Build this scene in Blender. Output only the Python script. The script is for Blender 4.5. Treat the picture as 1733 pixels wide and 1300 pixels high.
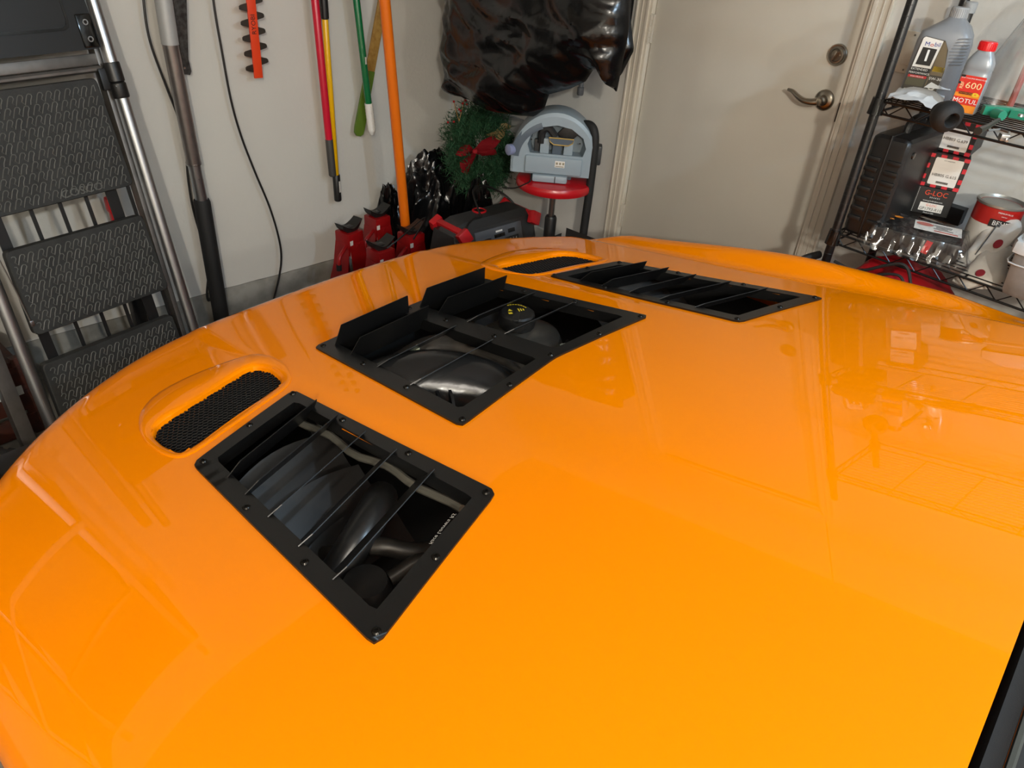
import bpy, bmesh, math, random
from mathutils import Vector, Matrix, noise, Euler
random.seed(7)
for o in list(bpy.data.objects): bpy.data.objects.remove(o)
SC = bpy.context.scene
COL = SC.collection
PI = math.pi
# ------------------------------------------------------------------ camera
CAM = Vector((-2.5196, -1.891, 1.789)); FPX = 1240.0
AZ, PIT, ROLL = .7930, .5898, .08146
f_ = Vector((math.cos(PIT)*math.sin(AZ), math.cos(PIT)*math.cos(AZ), -math.sin(PIT)))
r0 = Vector((math.cos(AZ), -math.sin(AZ), 0)); u0 = r0.cross(f_)
r_ = math.cos(ROLL)*r0 + math.sin(ROLL)*u0; u_ = r_.cross(f_)
cd = bpy.data.cameras.new('camera'); cam = bpy.data.objects.new('camera', cd); COL.objects.link(cam)
cam.matrix_world = Matrix.Translation(CAM) @ Matrix((r_, u_, -f_)).transposed().to_4x4()
cd.sensor_width = 36; cd.lens = 36*FPX/1733; cd.clip_start = .02; cd.clip_end = 60
SC.camera = cam
# ------------------------------------------------------------------ world, lights, exposure
w = bpy.data.worlds.new('world'); SC.world = w; w.use_nodes = True
w.node_tree.nodes['Background'].inputs[0].default_value = (.75, .85, 1, 1)
w.node_tree.nodes['Background'].inputs[1].default_value = .2
SC.view_settings.view_transform = 'Standard'; SC.view_settings.look = 'None'
SC.view_settings.gamma = 1; SC.view_settings.use_curve_mapping = False
SC.view_settings.exposure = 0.0
def area(name, loc, tgt, sx, sy, power, col):
    l = bpy.data.lights.new(name, 'AREA'); l.shape = 'RECTANGLE'; l.size = sx; l.size_y = sy
    l.energy = power; l.color = col
    o = bpy.data.objects.new(name, l); COL.objects.link(o); o.location = loc
    o.rotation_euler = (Vector(tgt)-Vector(loc)).to_track_quat('-Z', 'Y').to_euler()
    return o
CEIL = 2.85
def bulb(name, loc, power, col, r=.07):
    l = bpy.data.lights.new(name, 'POINT'); l.energy = power; l.color = col; l.shadow_soft_size = r
    o = bpy.data.objects.new(name, l); COL.objects.link(o); o.location = loc; return o
area('added_shop_light_lamp', (-3.1, -2.4, CEIL-.11), (-3.1, -2.4, 0), 1.2, .10, 26, (1, .94, .84))  # unseen strip lamp, added above the near side of the car
bulb('added_globe_light', (-3.7, -3.6, CEIL-.30), 275, (1, .93, .82))  # unseen lamp, added to brighten the walls more than the bonnet
bulb('added_side_globe_light', (-2.2, -4.8, CEIL-.30), 90, (1, .95, .86))  # second unseen lamp, added at the rear to brighten the walls
bulb('cool_lamp_light', (-1.0, -2.75, 2.45), 72, (.55, .77, 1), .035)

# ------------------------------------------------------------------ helpers
def at(px, py, ax, val):
    """world point seen at a pixel of the photograph, on the plane x/y/z = val"""
    d = f_ + r_*((px-866.5)/FPX) - u_*((py-650)/FPX)
    t = (val-CAM[ax])/d[ax]
    return CAM + d*t
def lin(c):
    if isinstance(c, str):
        c = [int(c[i:i+2], 16)/255 for i in (0, 2, 4)]
    return tuple((x/12.92 if x <= .04045 else ((x+.055)/1.055)**2.4) for x in c[:3])
MATS = {}
def mat(name, col, rough=.5, metal=0, coat=0, bump=0, bscale=200, var=0, vscale=8, spec=.5, trans=0, alpha=1, emis=0, col2=None, bdist=.001):
    if name in MATS: return MATS[name]
    m = bpy.data.materials.new(name); m.use_nodes = True; MATS[name] = m
    nt = m.node_tree; b = nt.nodes['Principled BSDF']; c = lin(col)
    b.inputs['Base Color'].default_value = (*c, 1); b.inputs['Roughness'].default_value = rough
    b.inputs['Metallic'].default_value = metal; b.inputs['Coat Weight'].default_value = coat
    b.inputs['Coat Roughness'].default_value = .02
    b.inputs['Specular IOR Level'].default_value = spec
    b.inputs['Transmission Weight'].default_value = trans; b.inputs['Alpha'].default_value = alpha
    if emis:
        b.inputs['Emission Color'].default_value = (*c, 1); b.inputs['Emission Strength'].default_value = emis
    tc = nt.nodes.new('ShaderNodeTexCoord')
    if var or col2:
        n = nt.nodes.new('ShaderNodeTexNoise'); n.inputs['Scale'].default_value = vscale; n.inputs['Detail'].default_value = 6
        nt.links.new(tc.outputs['Object'], n.inputs['Vector'])
        r = nt.nodes.new('ShaderNodeValToRGB'); r.color_ramp.elements[0].position = .35; r.color_ramp.elements[1].position = .65
        c2 = lin(col2) if col2 else tuple(x*(1-var) for x in c)
        r.color_ramp.elements[0].color = (*c2, 1); r.color_ramp.elements[1].color = (*c, 1)
        nt.links.new(n.outputs['Fac'], r.inputs['Fac']); nt.links.new(r.outputs['Color'], b.inputs['Base Color'])
    if bump:
        n = nt.nodes.new('ShaderNodeTexNoise'); n.inputs['Scale'].default_value = bscale; n.inputs['Detail'].default_value = 4
        nt.links.new(tc.outputs['Object'], n.inputs['Vector'])
        bp = nt.nodes.new('ShaderNodeBump'); bp.inputs['Strength'].default_value = bump; bp.inputs['Distance'].default_value = bdist
        nt.links.new(n.outputs['Fac'], bp.inputs['Height']); nt.links.new(bp.outputs['Normal'], b.inputs['Normal'])
    return m

def film(name, fac, rough=.10):
    # thin clear plastic: see-through with glossy reflections
    m = bpy.data.materials.new(name); m.use_nodes = True; MATS[name] = m; nt = m.node_tree; nt.nodes.clear()
    o = nt.nodes.new('ShaderNodeOutputMaterial'); mx = nt.nodes.new('ShaderNodeMixShader'); tr = nt.nodes.new('ShaderNodeBsdfTransparent'); gl = nt.nodes.new('ShaderNodeBsdfGlossy')
    gl.inputs['Roughness'].default_value = rough; mx.inputs[0].default_value = fac
    tr.inputs[0].default_value = (.93, .94, .95, 1)
    nt.links.new(tr.outputs[0], mx.inputs[1]); nt.links.new(gl.outputs[0], mx.inputs[2]); nt.links.new(mx.outputs[0], o.inputs['Surface'])
    return m
class MB:
    def __init__(s): s.bm = bmesh.new(); s.M = Matrix()
    def v(s, p): return s.bm.verts.new(s.M @ Vector(p))
    def face(s, vs):
        try: return s.bm.faces.new(vs)
        except ValueError: return None
    def poly(s, pts): s.face([s.v(p) for p in pts]); return s
    def box(s, c, d, rot=None, bev=0, seg=2):
        M = Matrix.Translation(c)
        if rot is not None: M = M @ (Euler(rot).to_matrix().to_4x4() if not isinstance(rot, Matrix) else rot)
        r = bmesh.ops.create_cube(s.bm, size=1, matrix=s.M @ M @ Matrix.Diagonal((*d, 1)))
        if bev:
            es = list({e for v in r['verts'] for e in v.link_edges})
            bmesh.ops.bevel(s.bm, geom=es, offset=bev, segments=seg, affect='EDGES', profile=.6)
        return s
    def tube(s, pts, r, n=8, cap=True, flat=1):
        pts = [Vector(p) for p in pts]; k = len(pts)
        rs = r if isinstance(r, (list, tuple)) else [r]*k
        rings = []; up = None
        for i, p in enumerate(pts):
            d = (pts[min(i+1, k-1)] - pts[max(i-1, 0)])
            if d.length < 1e-9: d = Vector((0, 0, 1))
            d.normalize()
            if up is None:
                up = d.orthogonal().normalized()
            else:
                up = (up - d*up.dot(d))
                up = up.normalized() if up.length > 1e-6 else d.orthogonal().normalized()
            sd = d.cross(up)
            rings.append([s.v(p + (up*math.cos(2*PI*j/n)*flat + sd*math.sin(2*PI*j/n))*rs[i]) for j in range(n)])
        for a, b in zip(rings, rings[1:]):
            for j in range(n): s.face([a[j], a[(j+1) % n], b[(j+1) % n], b[j]])
        if cap: s.face(rings[0][::-1]); s.face(rings[-1])
        return s
    def lathe(s, prof, c=(0, 0, 0), R=None, n=24, sx=1, sy=1):
        M = Matrix.Translation(c)
        if R is not None: M = M @ (Euler(R).to_matrix().to_4x4() if not isinstance(R, Matrix) else R)
        rings = []
        for r, z in prof:
            if r < 1e-6: rings.append([s.v(M @ Vector((0, 0, z)))]); continue
            rings.append([s.v(M @ Vector((r*sx*math.cos(2*PI*j/n), r*sy*math.sin(2*PI*j/n), z))) for j in range(n)])
        for a, b in zip(rings, rings[1:]):
            for j in range(n):
                if len(a) == 1 and len(b) == 1: continue
                if len(a) == 1: s.face([a[0], b[j], b[(j+1) % n]])
                elif len(b) == 1: s.face([a[j], a[(j+1) % n], b[0]])
                else: s.face([a[j], a[(j+1) % n], b[(j+1) % n], b[j]])
        return s
    def prism(s, pts, off):
        off = Vector(off); a = [s.v(p) for p in pts]; b = [s.v(Vector(p)+off) for p in pts]; n = len(a)
        s.face(a[::-1]); s.face(b)
        for i in range(n): s.face([a[i], a[(i+1) % n], b[(i+1) % n], b[i]])
        return s
    def grid(s, rows, cyc=False):
        V = [[s.v(p) for p in r] for r in rows]
        for a, b in zip(V, V[1:]):
            m = len(a)
            for j in range(m if cyc else m-1): s.face([a[j], a[(j+1) % m], b[(j+1) % m], b[j]])
        return V
    def text(s, t, size, M, depth=.0, align='CENTER', sx=1):
        c = bpy.data.curves.new('t', 'FONT'); c.body = t; c.size = size; c.align_x = align; c.align_y = 'CENTER'
        c.extrude = depth; c.resolution_u = 2
        o = bpy.data.objects.new('t', c); COL.objects.link(o)
        me = o.to_mesh(); me = me.copy() if False else me
        vs = [s.v(M @ Vector((v.co.x*sx, v.co.y, v.co.z))) for v in me.vertices]
        for p in me.polygons: s.face([vs[i] for i in p.vertices])
        o.to_mesh_clear(); bpy.data.objects.remove(o); bpy.data.curves.remove(c)
        return s
    def build(s, name, m, parent=None, smooth=35, local=True, kind=None, label=None, recalc=True):
        if recalc: bmesh.ops.recalc_face_normals(s.bm, faces=s.bm.faces[:])
        me = bpy.data.meshes.new(name)
        if parent is not None and not local:
            s.bm.transform(WM(parent).inverted())
        s.bm.to_mesh(me); s.bm.free()
        if smooth:
            me.polygons.foreach_set('use_smooth', [True]*len(me.polygons))
            me.set_sharp_from_angle(angle=math.radians(smooth))
        me.materials.append(m)
        o = bpy.data.objects.new(name, me); COL.objects.link(o)
        if parent is not None: o.parent = parent
        if kind: o['kind'] = kind
        if label: o['label'] = label
        return o
def WM(o):
    M = Matrix.LocRotScale(o.location, o.rotation_euler, o.scale)
    return WM(o.parent) @ M if o.parent else M
def thing(name, label, cat, loc=(0, 0, 0), rot=(0, 0, 0), group=None):
    o = bpy.data.objects.new(name, None); COL.objects.link(o); o.empty_display_size = .05
    o.location = loc; o.rotation_euler = (0, 0, rot) if isinstance(rot, (int, float)) else rot
    o['label'] = label; o['category'] = cat
    if group: o['group'] = group
    return o
def tag(o, label, cat, group=None):
    o['label'] = label; o['category'] = cat
    if group: o['group'] = group
    return o
def copy_tree(o, parent=None):
    c = o.copy(); COL.objects.link(c)
    if parent is not None: c.parent = parent
    for ch in [k for k in bpy.data.objects if k.parent == o]: copy_tree(ch, c)
    return c
def frame(o, x, y):
    """matrix with origin o, x axis x, y axis y (world vectors)"""
    x = Vector(x).normalized(); z = x.cross(Vector(y)).normalized(); y = z.cross(x)
    M = Matrix((x, y, z)).transposed().to_4x4(); M.translation = Vector(o); return M
def frame2(o, x, y):
    y = Vector(y).normalized(); x = Vector(x); x = (x-y*x.dot(y)).normalized(); z = x.cross(y)
    M = Matrix((x, y, z)).transposed().to_4x4(); M.translation = Vector(o); return M
def smooth_path(pts, n=6):
    P = [Vector(p) for p in pts]; P = [P[0]*2-P[1]]+P+[P[-1]*2-P[-2]]; out = []
    for i in range(1, len(P)-2):
        a, b, c, d = P[i-1:i+3]
        for k in range(n):
            t = k/n
            out.append(.5*((2*b)+(c-a)*t+(2*a-5*b+4*c-d)*t*t+(3*b-a-3*c+d)*t**3))
    out.append(P[-2]); return out
def ss(x): x = max(0, min(1, x)); return x*x*(3-2*x)

# ------------------------------------------------------------------ materials
M_wall = mat('painted_drywall', 'c9c7c0', .75, bump=.35, bscale=55, var=.03, vscale=3, bdist=.003)
M_ceil = mat('ceiling_paint', 'b9b6ae', .8, bump=.3, bscale=60)
M_trim = mat('trim_paint', 'cfc9bb', .45, var=.05, vscale=4)
M_door = mat('door_paint', 'c6c2b6', .42, var=.05, vscale=3, bump=.08, bscale=90)
M_conc = mat('concrete', '8f8d86', .85, bump=.5, bscale=40, col2='6b6962', vscale=9, bdist=.004)
M_floor = mat('garage_floor', '7d7a73', .8, bump=.3, bscale=60, col2='5f5d57', vscale=5)
M_nickel = mat('brushed_nickel', 'a39c90', .28, metal=1)
M_steel = mat('steel', 'a8a8a8', .3, metal=1)
M_alu = mat('aluminium_tube', 'b4b6b8', .36, metal=1)
M_alud = mat('dull_aluminium', '8d8a86', .5, metal=1, var=.2, vscale=20)
M_paint = mat('orange_car_paint', 'ff9a00', .6, coat=1, spec=.0)
MATS['orange_car_paint'].node_tree.nodes['Principled BSDF'].inputs['Coat IOR'].default_value = 1.30
MATS['orange_car_paint'].node_tree.nodes['Principled BSDF'].inputs['Base Color'].default_value = (.86, .228, 0, 1)
M_pow = mat('black_powder_coat', '0b0b0b', .38, bump=.15, bscale=900)
M_blk = mat('black_plastic', '151515', .4, bump=.1, bscale=300)
M_blkg = mat('gloss_black_plastic', '0c0c0c', .12)
M_rub = mat('black_rubber', '121212', .7, bump=.2, bscale=200)
M_bag = mat('black_bin_bag', '09090a', .22, bump=.25, bscale=55, bdist=.003)
M_gry = mat('grey_plastic', '4b4e50', .5, bump=.1, bscale=400)
M_dgry = mat('dark_grey_plastic', '2c2d2e', .5, bump=.1, bscale=400)
M_red = mat('red_plastic', 'b5141c', .38)
M_redp = mat('red_enamel', '8f0d10', .35, var=.25, vscale=12)
M_wht = mat('white_plastic', 'e4e4e0', .4)
M_lab = mat('white_label', 'd8d5ce', .5)
M_ink = mat('black_ink', '101010', .5)
M_under = mat('engine_bay_black', '0a0a0a', .8)
M_eng = mat('engine_plastic', '1e1e1e', .3, bump=.2, bscale=60)
M_engm = mat('engine_grey_metal', '3a3733', .4, metal=.6, var=.4, vscale=20)

# ================================================================== the room
WY = 1.2       # tool wall plane
TH = .32       # door sill height above the garage floor
def struct(name, g, m, parent=None, **k):
    o = g.build(name, m, parent, **k)
    if parent is None: o['kind'] = 'structure'
    return o
g = MB(); g.box((-2.7, -2.4, -.05), (5.6, 7.4, .1)); struct('floor', g, M_floor)
g = MB(); g.box((-2.7, -2.4, CEIL+.05), (5.6, 7.4, .1)); struct('ceiling', g, M_ceil)
g = MB(); g.box((-2.7, WY+.06, CEIL/2+.08), (5.64, .12, CEIL-.16)); struct('wall_front', g, M_wall)
g = MB()
# concrete stem below the tool wall, uneven top lip
n = 60; top = []
for i in range(n+1):
    x = -5.4+5.4*i/n; top.append((x, WY-.012+.004*noise.noise(Vector((x*9, 0, 0))), .172+.005*noise.noise(Vector((x*7, 3, 0)))))
rows = [[(x, y-.004, 0) for x, y, z in top], [(x, y-.004, z-.012) for x, y, z in top], [(x, y+.004, z) for x, y, z in top], [(x, WY+.06, z) for x, y, z in top]]
g.grid(rows); struct('baseboard_front', g, M_conc)
DW = .813; DH = 2.03
g = MB()
g.box((.06, (WY+.02)/2, CEIL/2), (.12, WY-.02, CEIL)); g.box((.06, (-DW-.02-6.1)/2, CEIL/2), (.12, 6.1-DW-.02, CEIL))
g.box((.06, -DW/2, (TH+DH+.02+CEIL)/2), (.12, DW+.05, CEIL-TH-DH-.02)); g.box((.06, -DW/2, TH/2-.01), (.12, DW+.05, TH-.02))
struct('wall_right', g, M_wall)
g = MB(); g.box((-5.46, -2.4, CEIL/2), (.12, 7.4, CEIL)); struct('wall_left', g, M_wall)
g = MB(); g.box((-5.0, -6.06, CEIL/2), (.9, .12, CEIL)); g.box((-.3, -6.06, CEIL/2), (.72, .12, CEIL)); g.box((-2.6, -6.06, 2.55), (3.95, .12, .6)); struct('wall_back', g, M_wall)
# sectional garage door in the wall behind the photographer
d2 = bpy.data.objects.new('door_2', None); COL.objects.link(d2); d2['kind'] = 'structure'; d2.location = (-2.6, -6.02, 0)
M_gd = mat('garage_door_paint', 'd5d2ca', .5)
for k in range(4):
    g = MB(); g.box((0, 0, .28+k*.565), (3.9, .045, .555), bev=.008)
    for j in range(4): g.box((-1.45+j*.967, .024, .28+k*.565), (.8, .012, .38), bev=.006)
    g.build('door_panel', M_gd, d2)
# baseboard along the right wall (house floor height)
g = MB(); g.box((-.008, .63, .372), (.016, 1.13, .10), bev=.004); struct('baseboard_right', g, M_trim)
g = MB(); g.box((-.006, .63, .16), (.014, 1.13, .32)); struct('trim_1', g, M_conc)
# door casing
def casing(y0, sgn, name):
    g = MB()
    for (a, b, t) in ((0, .012, .018), (.012, .030, .013), (.030, .034, .017), (.034, .052, .012), (.052, .060, .018)):
        ya, yb = y0+sgn*a, y0+sgn*b
        g.box((-t/2, (ya+yb)/2, TH+DH/2+.02), (t, abs(yb-ya), DH+.04), bev=.0015)
    return struct(name, g, M_trim)
casing(.012, 1, 'trim_2'); casing(-DW-.012, -1, 'trim_3')
g = MB(); g.box((-.009, -DW/2, TH+DH+.05), (.018, DW+.14, .06), bev=.003); struct('trim_4', g, M_trim)
g = MB()   # jambs and stop
g.box((.05, .008, TH+DH/2), (.12, .012, DH)); g.box((.05, -DW-.008, TH+DH/2), (.12, .012, DH)); g.box((.05, -DW/2, TH+DH+.008), (.12, DW+.03, .012))
struct('trim_5', g, M_trim)
g = MB(); g.box((.03, -DW/2, TH-.012), (.14, DW, .024), bev=.004); struct('trim_6', g, M_steel)
g = MB(); g.box((-.22, -DW/2, .08), (.44, 1.2, .16), bev=.01); struct('trim_7', g, M_conc)   # step
# the door
d1 = bpy.data.objects.new('door_1', None); COL.objects.link(d1); d1['kind'] = 'structure'; d1.location = (0, -DW/2, TH)
g = MB(); g.box((.022+.008, -DW/2, TH+DH/2), (.04, DW-.006, DH-.008), bev=.002); g.build('door_leaf', M_door, d1, local=False)
for z in (.64, 1.39, 2.12):
    g = MB()
    g.box((.004, .001, z), (.012, .016, .10), bev=.001)
    for k in range(5): g.tube([(-.005, .003, z-.049+k*.0198), (-.005, .003, z-.049+k*.0198+.0186)], .0062, 10)
    g.tube([(-.005, .003, z+.049), (-.005, .003, z+.054)], .0045, 8); g.tube([(-.005, .003, z-.055), (-.005, .003, z-.049)], .004, 8)
    g.build('hinge', mat('painted_hinge', 'bdb8ac', .35), d1, local=False)
RX = Matrix.Rotation(-PI/2, 4, 'Y')   # lathe axis towards -x
ly = -DW+.063; lz = 1.285
g = MB(); g.lathe([(0, -.03), (.0335, -.03), (.0335, -.026), (.030, -.018), (.024, -.012), (.020, -.008), (0, -.008)], (-.03, ly, lz), RX.inverted() if False else RX, 32)
g.bm.clear(); g.lathe([(0, .0), (.0335, .0), (.0335, .004), (.031, .008), (.024, .011), (.017, .013), (.015, .030), (.011, .034), (.011, .048), (0, .05)], (.01, ly, lz), RX, 32)
rose = g.build('door_lever', M_nickel, d1, local=False, label='curved brushed nickel lever handle')
g = MB()
pts = smooth_path([(-.042, ly, lz), (-.048, ly+.018, lz-.004), (-.05, ly+.045, lz-.004), (-.048, ly+.07, lz+.004), (-.044, ly+.092, lz+.014), (-.040, ly+.112, lz+.016)], 5)
g.tube(pts, [.013-.008*i/(len(pts)-1) for i in range(len(pts))], 12); g.build('lever_arm', M_nickel, rose, local=False)
dz = 1.425
g = MB(); g.lathe([(0, 0), (.033, 0), (.033, .006), (.030, .010), (.027, .0095), (.024, .014), (.019, .0145), (.017, .012), (0, .012)], (.01, ly, dz), RX, 32)
db = g.build('deadbolt', M_nickel, d1, local=False, label='round brushed nickel deadbolt')
g = MB(); g.box((-.011, ly, dz), (.018, .009, .030), rot=(.35, 0, 0), bev=.003)
g.lathe([(.0035, 0), (.003, .002), (0, .003)], (-.002, ly+.012, dz), RX, 8); g.lathe([(.0035, 0), (.003, .002), (0, .003)], (-.002, ly-.012, dz), RX, 8)
g.build('thumb_turn', M_nickel, db, local=False)
g = MB(); g.box((-.002, -DW+.0015, 1.26), (.006, .006, .06)); g.build('strike_mark', mat('worn_dark_metal', '2e2722', .6), d1, local=False)
# light switch right of the door
sw = thing('light_switch', 'cream rocker light switch plate on the wall behind the shelf post', 'light switch', (0, -.972, 1.47))
g = MB(); g.box((-.004, 0, 0), (.007, .072, .116), bev=.003); g.build('cover_plate', mat('cream_plastic', 'd3cbba', .35), sw)
g = MB(); g.box((-.008, 0, 0), (.006, .034, .068), rot=(0, .04, 0), bev=.002); g.build('rocker', MATS['cream_plastic'], sw)
for q in (-.048, .048):
    g = MB(); g.lathe([(0, 0), (.003, 0), (.003, .001)], (-.0075, 0, q), RX, 8); g.build('screw', M_nickel, sw)
# unseen ceiling lamps, door opener and rail, added to light and reflect in the paint
M_led = mat('led_diffuser', 'ffe9cc', .5, emis=7)
t = thing('added_shop_light', 'long warm shop light added on the ceiling out of view, over the near side of the car', 'added lamp', (-3.1, -2.4, CEIL))
g = MB(); g.box((0, 0, -.03), (1.24, .14, .06), bev=.008); g.build('housing', M_wht, t)
g = MB(); g.box((0, 0, -.068), (1.2, .10, .014), bev=.004); g.build('diffuser', M_led, t)
def bulb_holder(loc, label, r=.02):
    t = thing('added_ceiling_bulb', label, 'added lamp', loc)
    g = MB(); g.lathe([(0, 0), (.06, 0), (.055, -.03), (.025, -.05), (.022, -.10), (0, -.10)], (0, 0, 0), n=24); g.build('bulb_socket', M_wht, t)
bulb_holder((-3.7, -3.6, CEIL), 'white bulb socket added on the ceiling at the left rear, out of view')
bulb_holder((-2.2, -4.8, CEIL), 'white bulb socket added on the ceiling near the garage door, out of view')
t = thing('added_door_opener', 'garage door opener box and rail added on the ceiling out of view, for the paint to reflect', 'door opener', (-1.9, -1.6, CEIL))
g = MB(); g.box((0, 0, -.35), (.3, .42, .16), bev=.02); g.build('motor_box', M_gry, t)
g = MB(); g.box((0, -2.2, -.33), (.04, 4.2, .05), bev=.005); g.build('rail', M_steel, t)
for sx in (-.12, .12):
    g = MB(); g.box((sx, 0, -.14), (.03, .004, .28)); g.build('hanger_strap', M_steel, t)

# ================================================================== the car
XC, VY, YAW = -1.4767, -1.498, .095
car = thing('car', 'orange sports car with black louvred panels bolted into its bonnet', 'car', (XC, VY, 0), YAW)
def sb(u, v):      # bonnet height without the roll-offs
    a = abs(u)
    z = 1.0537-.15*v-.00375*v*v-.07*u*u
    z -= .003*ss((a-.365)/.035)*ss((v-.25)/.3)
    if u > .85:
        z += -.010*ss((a-.85)/.035) + (.012+.035*math.exp(-((v-.4)/.38)**2)-.03*ss(-v/.3))*ss((a-.90)/.09)
    if u < -.80: z -= .38*(a-.80)**2
    return z
def vn(u): return 1.27-.85*max(0, min(abs(u), 1.0)-.35)**2
def HZ(u, v): return sb(u, v)
UE = 1.0
def skin(su, sv):
    """su: -1.. lateral parameter, sv: longitudinal parameter; returns point"""
    a = abs(su); sg = 1 if su >= 0 else -1; R = .045 if su > 0 else .09
    if a <= UE: u, du = su, 0
    elif a <= UE+1: th = (a-UE)*PI/2; u = sg*(UE+R*math.sin(th)); du = R*(1-math.cos(th))
    else: u = sg*(UE+R-.02*math.sin((a-UE-1)*PI)); du = R+(a-UE-1)*.62
    uu = max(-1.03, min(1.03, u)); N = vn(uu); r = .10
    if sv <= 1: v = -.405+.03*(1-uu*uu)*0+(N+.405)*sv; dv = 0
    elif sv <= 2: th = (sv-1)*PI/2; v = N+r*math.sin(th); dv = r*(1-math.cos(th))
    else: q = sv-2; v = N+r+.05*math.sin(min(q, 1)*PI*.9); dv = r+q*.52
    return Vector((u, v, max(.22, sb(uu, min(v, N+r))-du-dv)))
def inpoly(x, y, P):
    c = False; j = len(P)-1
    for i in range(len(P)):
        if (P[i][1] > y) != (P[j][1] > y) and x < (P[j][0]-P[i][0])*(y-P[i][1])/(P[j][1]-P[i][1])+P[i][0]: c = not c
        j = i
    return c
def mir(P): return [(-x, y) for x, y in P][::-1]
# outlines in bonnet coordinates (metres, u to the far side, v forward)
S_OUT = [(.412, .259), (.412, .819), (.667, .757), (.722, .180)]
S_IN = [(.445, .281), (.436, .776), (.634, .732), (.686, .225)]
C_OUT = [(.312, .438), (.273, .944), (-.273, .944), (-.312, .438), (0, .470)]
C_INL = [(-.271, .482), (-.232, .912), (-.03, .915), (-.03, .497)]
SC_OUT = [(.352, .985), (.356, .93), (.385, .862), (.415, .842), (.635, .790), (.668, .790), (.684, .83), (.686, .90), (.672, .965), (.640, 1.03), (.585, 1.072), (.50, 1.080), (.40, 1.062), (.362, 1.035)]
SC_IN = [(.392, .985), (.384, .950), (.392, .896), (.410, .872), (.645, .814), (.660, .818), (.667, .870), (.664, .915), (.645, .945), (.62, .957), (.408, 1.001)]
holes = []
def shrink(P, f):
    cx = sum(p[0] for p in P)/len(P); cy = sum(p[1] for p in P)/len(P)
    return [(cx+(x-cx)*f, cy+(y-cy)*f) for x, y in P]
for P in (S_IN, shrink(SC_OUT, .87), shrink(SC_IN, 1.07)): holes += [P, mir(P)]
holes += [C_INL, mir(C_INL)]
holes = [shrink(h, 1.04) if len(h) == 4 else h for h in holes]
us = [-UE-1-i for i in (1, .75, .5, .25)] + [-UE-i/8 for i in range(8, 0, -1)]
n = 168; us += [-UE+2*UE*i/n for i in range(n+1)]; us += [-x for x in us[:12]][::-1]
vs = [i/130 for i in range(131)] + [1+i/8 for i in range(1, 9)] + [2+i/4 for i in range(1, 5)]
g = MB(); V = [[g.v(skin(a, b)) for b in vs] for a in us]
for i in range(len(us)-1):
    for j in range(len(vs)-1):
        c = (V[i][j].co+V[i+1][j+1].co)/2
        if any(inpoly(c.x, c.y, h) for h in holes) and vs[j] < 1: continue
        g.face([V[i][j], V[i+1][j], V[i+1][j+1], V[i][j+1]])
for v in [v for v in g.bm.verts if not v.link_faces]: g.bm.verts.remove(v)
g.build('bonnet_and_wings', M_paint, car, smooth=60)

# ---- plates that follow the bonnet
def rsamp(P, r, k=6):
    """polygon with rounded corners"""
    out = []; n = len(P)
    for i in range(n):
        p = Vector(P[i]); a = (Vector(P[i-1])-p); b = (Vector(P[(i+1) % n])-p)
        rr = min(r, a.length*.45, b.length*.45); a.normalize(); b.normalize()
        s, e = p+a*rr, p+b*rr
        for q in range(k+1):
            t = q/k; out.append(tuple((1-t)**2*s+2*t*(1-t)*p+t*t*e))
    return out
def resample(P, k):
    P = [Vector(p) for p in P]+[Vector(P[0])]; L = [0]
    for a, b in zip(P, P[1:]): L.append(L[-1]+(b-a).length)
    out = []; j = 0
    for i in range(k):
        d = L[-1]*i/k
        while L[j+1] < d: j += 1
        out.append(P[j].lerp(P[j+1], (d-L[j])/max(1e-9, L[j+1]-L[j])))
    return out
def edge_pts(P, k):
    out = []; n = len(P)
    for i in range(n):
        a, b = Vector(P[i]), Vector(P[(i+1) % n])
        for q in range(k): out.append(a.lerp(b, q/k))
    return out
def cdt_plate(g, outer, inners, t0, t1, step=.03, flange=.022):
    """plate between outer outline and inner openings, lying on the bonnet"""
    from mathutils.geometry import delaunay_2d_cdt
    pts = []; edges = []; loops = []
    for P in [outer]+inners:
        b = len(pts); pts += [Vector(p) for p in P]; k = len(P); edges += [(b+i, b+(i+1) % k) for i in range(k)]; loops.append((b, k))
    xs = [p.x for p in pts]; ys = [p.y for p in pts]
    vo, eo, fo, ov, oe, of = delaunay_2d_cdt(pts, edges, [], 0, 1e-6)
    def ok(f):
        c = sum((vo[i] for i in f), Vector((0, 0)))/len(f)
        return inpoly(c.x, c.y, outer) and not any(inpoly(c.x, c.y, q) for q in inners)
    F = [f for f in fo if ok(f)]
    T = [g.v((p.x, p.y, HZ(p.x, p.y)+t1)) for p in vo]
    for f in F: g.face([T[i] for i in f])
    for li, P in enumerate([outer]+inners):
        k = len(P); z = t0 if li == 0 else -flange
        a = [g.v((p[0], p[1], HZ(*p)+t1)) for p in P]; b = [g.v((p[0], p[1], HZ(*p)+z)) for p in P]
        for i in range(k): g.face([a[i], a[(i+1) % k], b[(i+1) % k], b[i]])
    for v in [v for v in g.bm.verts if not v.link_faces]: g.bm.verts.remove(v)
def screw(parent, u, v, s=1):
    z = HZ(u, v)+.0045
    g = MB(); g.lathe([(.0068*s, 0), (.0068*s, .0008), (.005*s, .0030), (.0022*s, .0036), (.0022*s, .0015), (0, .0015)], (u, v, z), n=14)
    g.build('screw', M_screw, parent)
M_screw = mat('black_oxide_screw', '24221f', .22, metal=.8)
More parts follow.
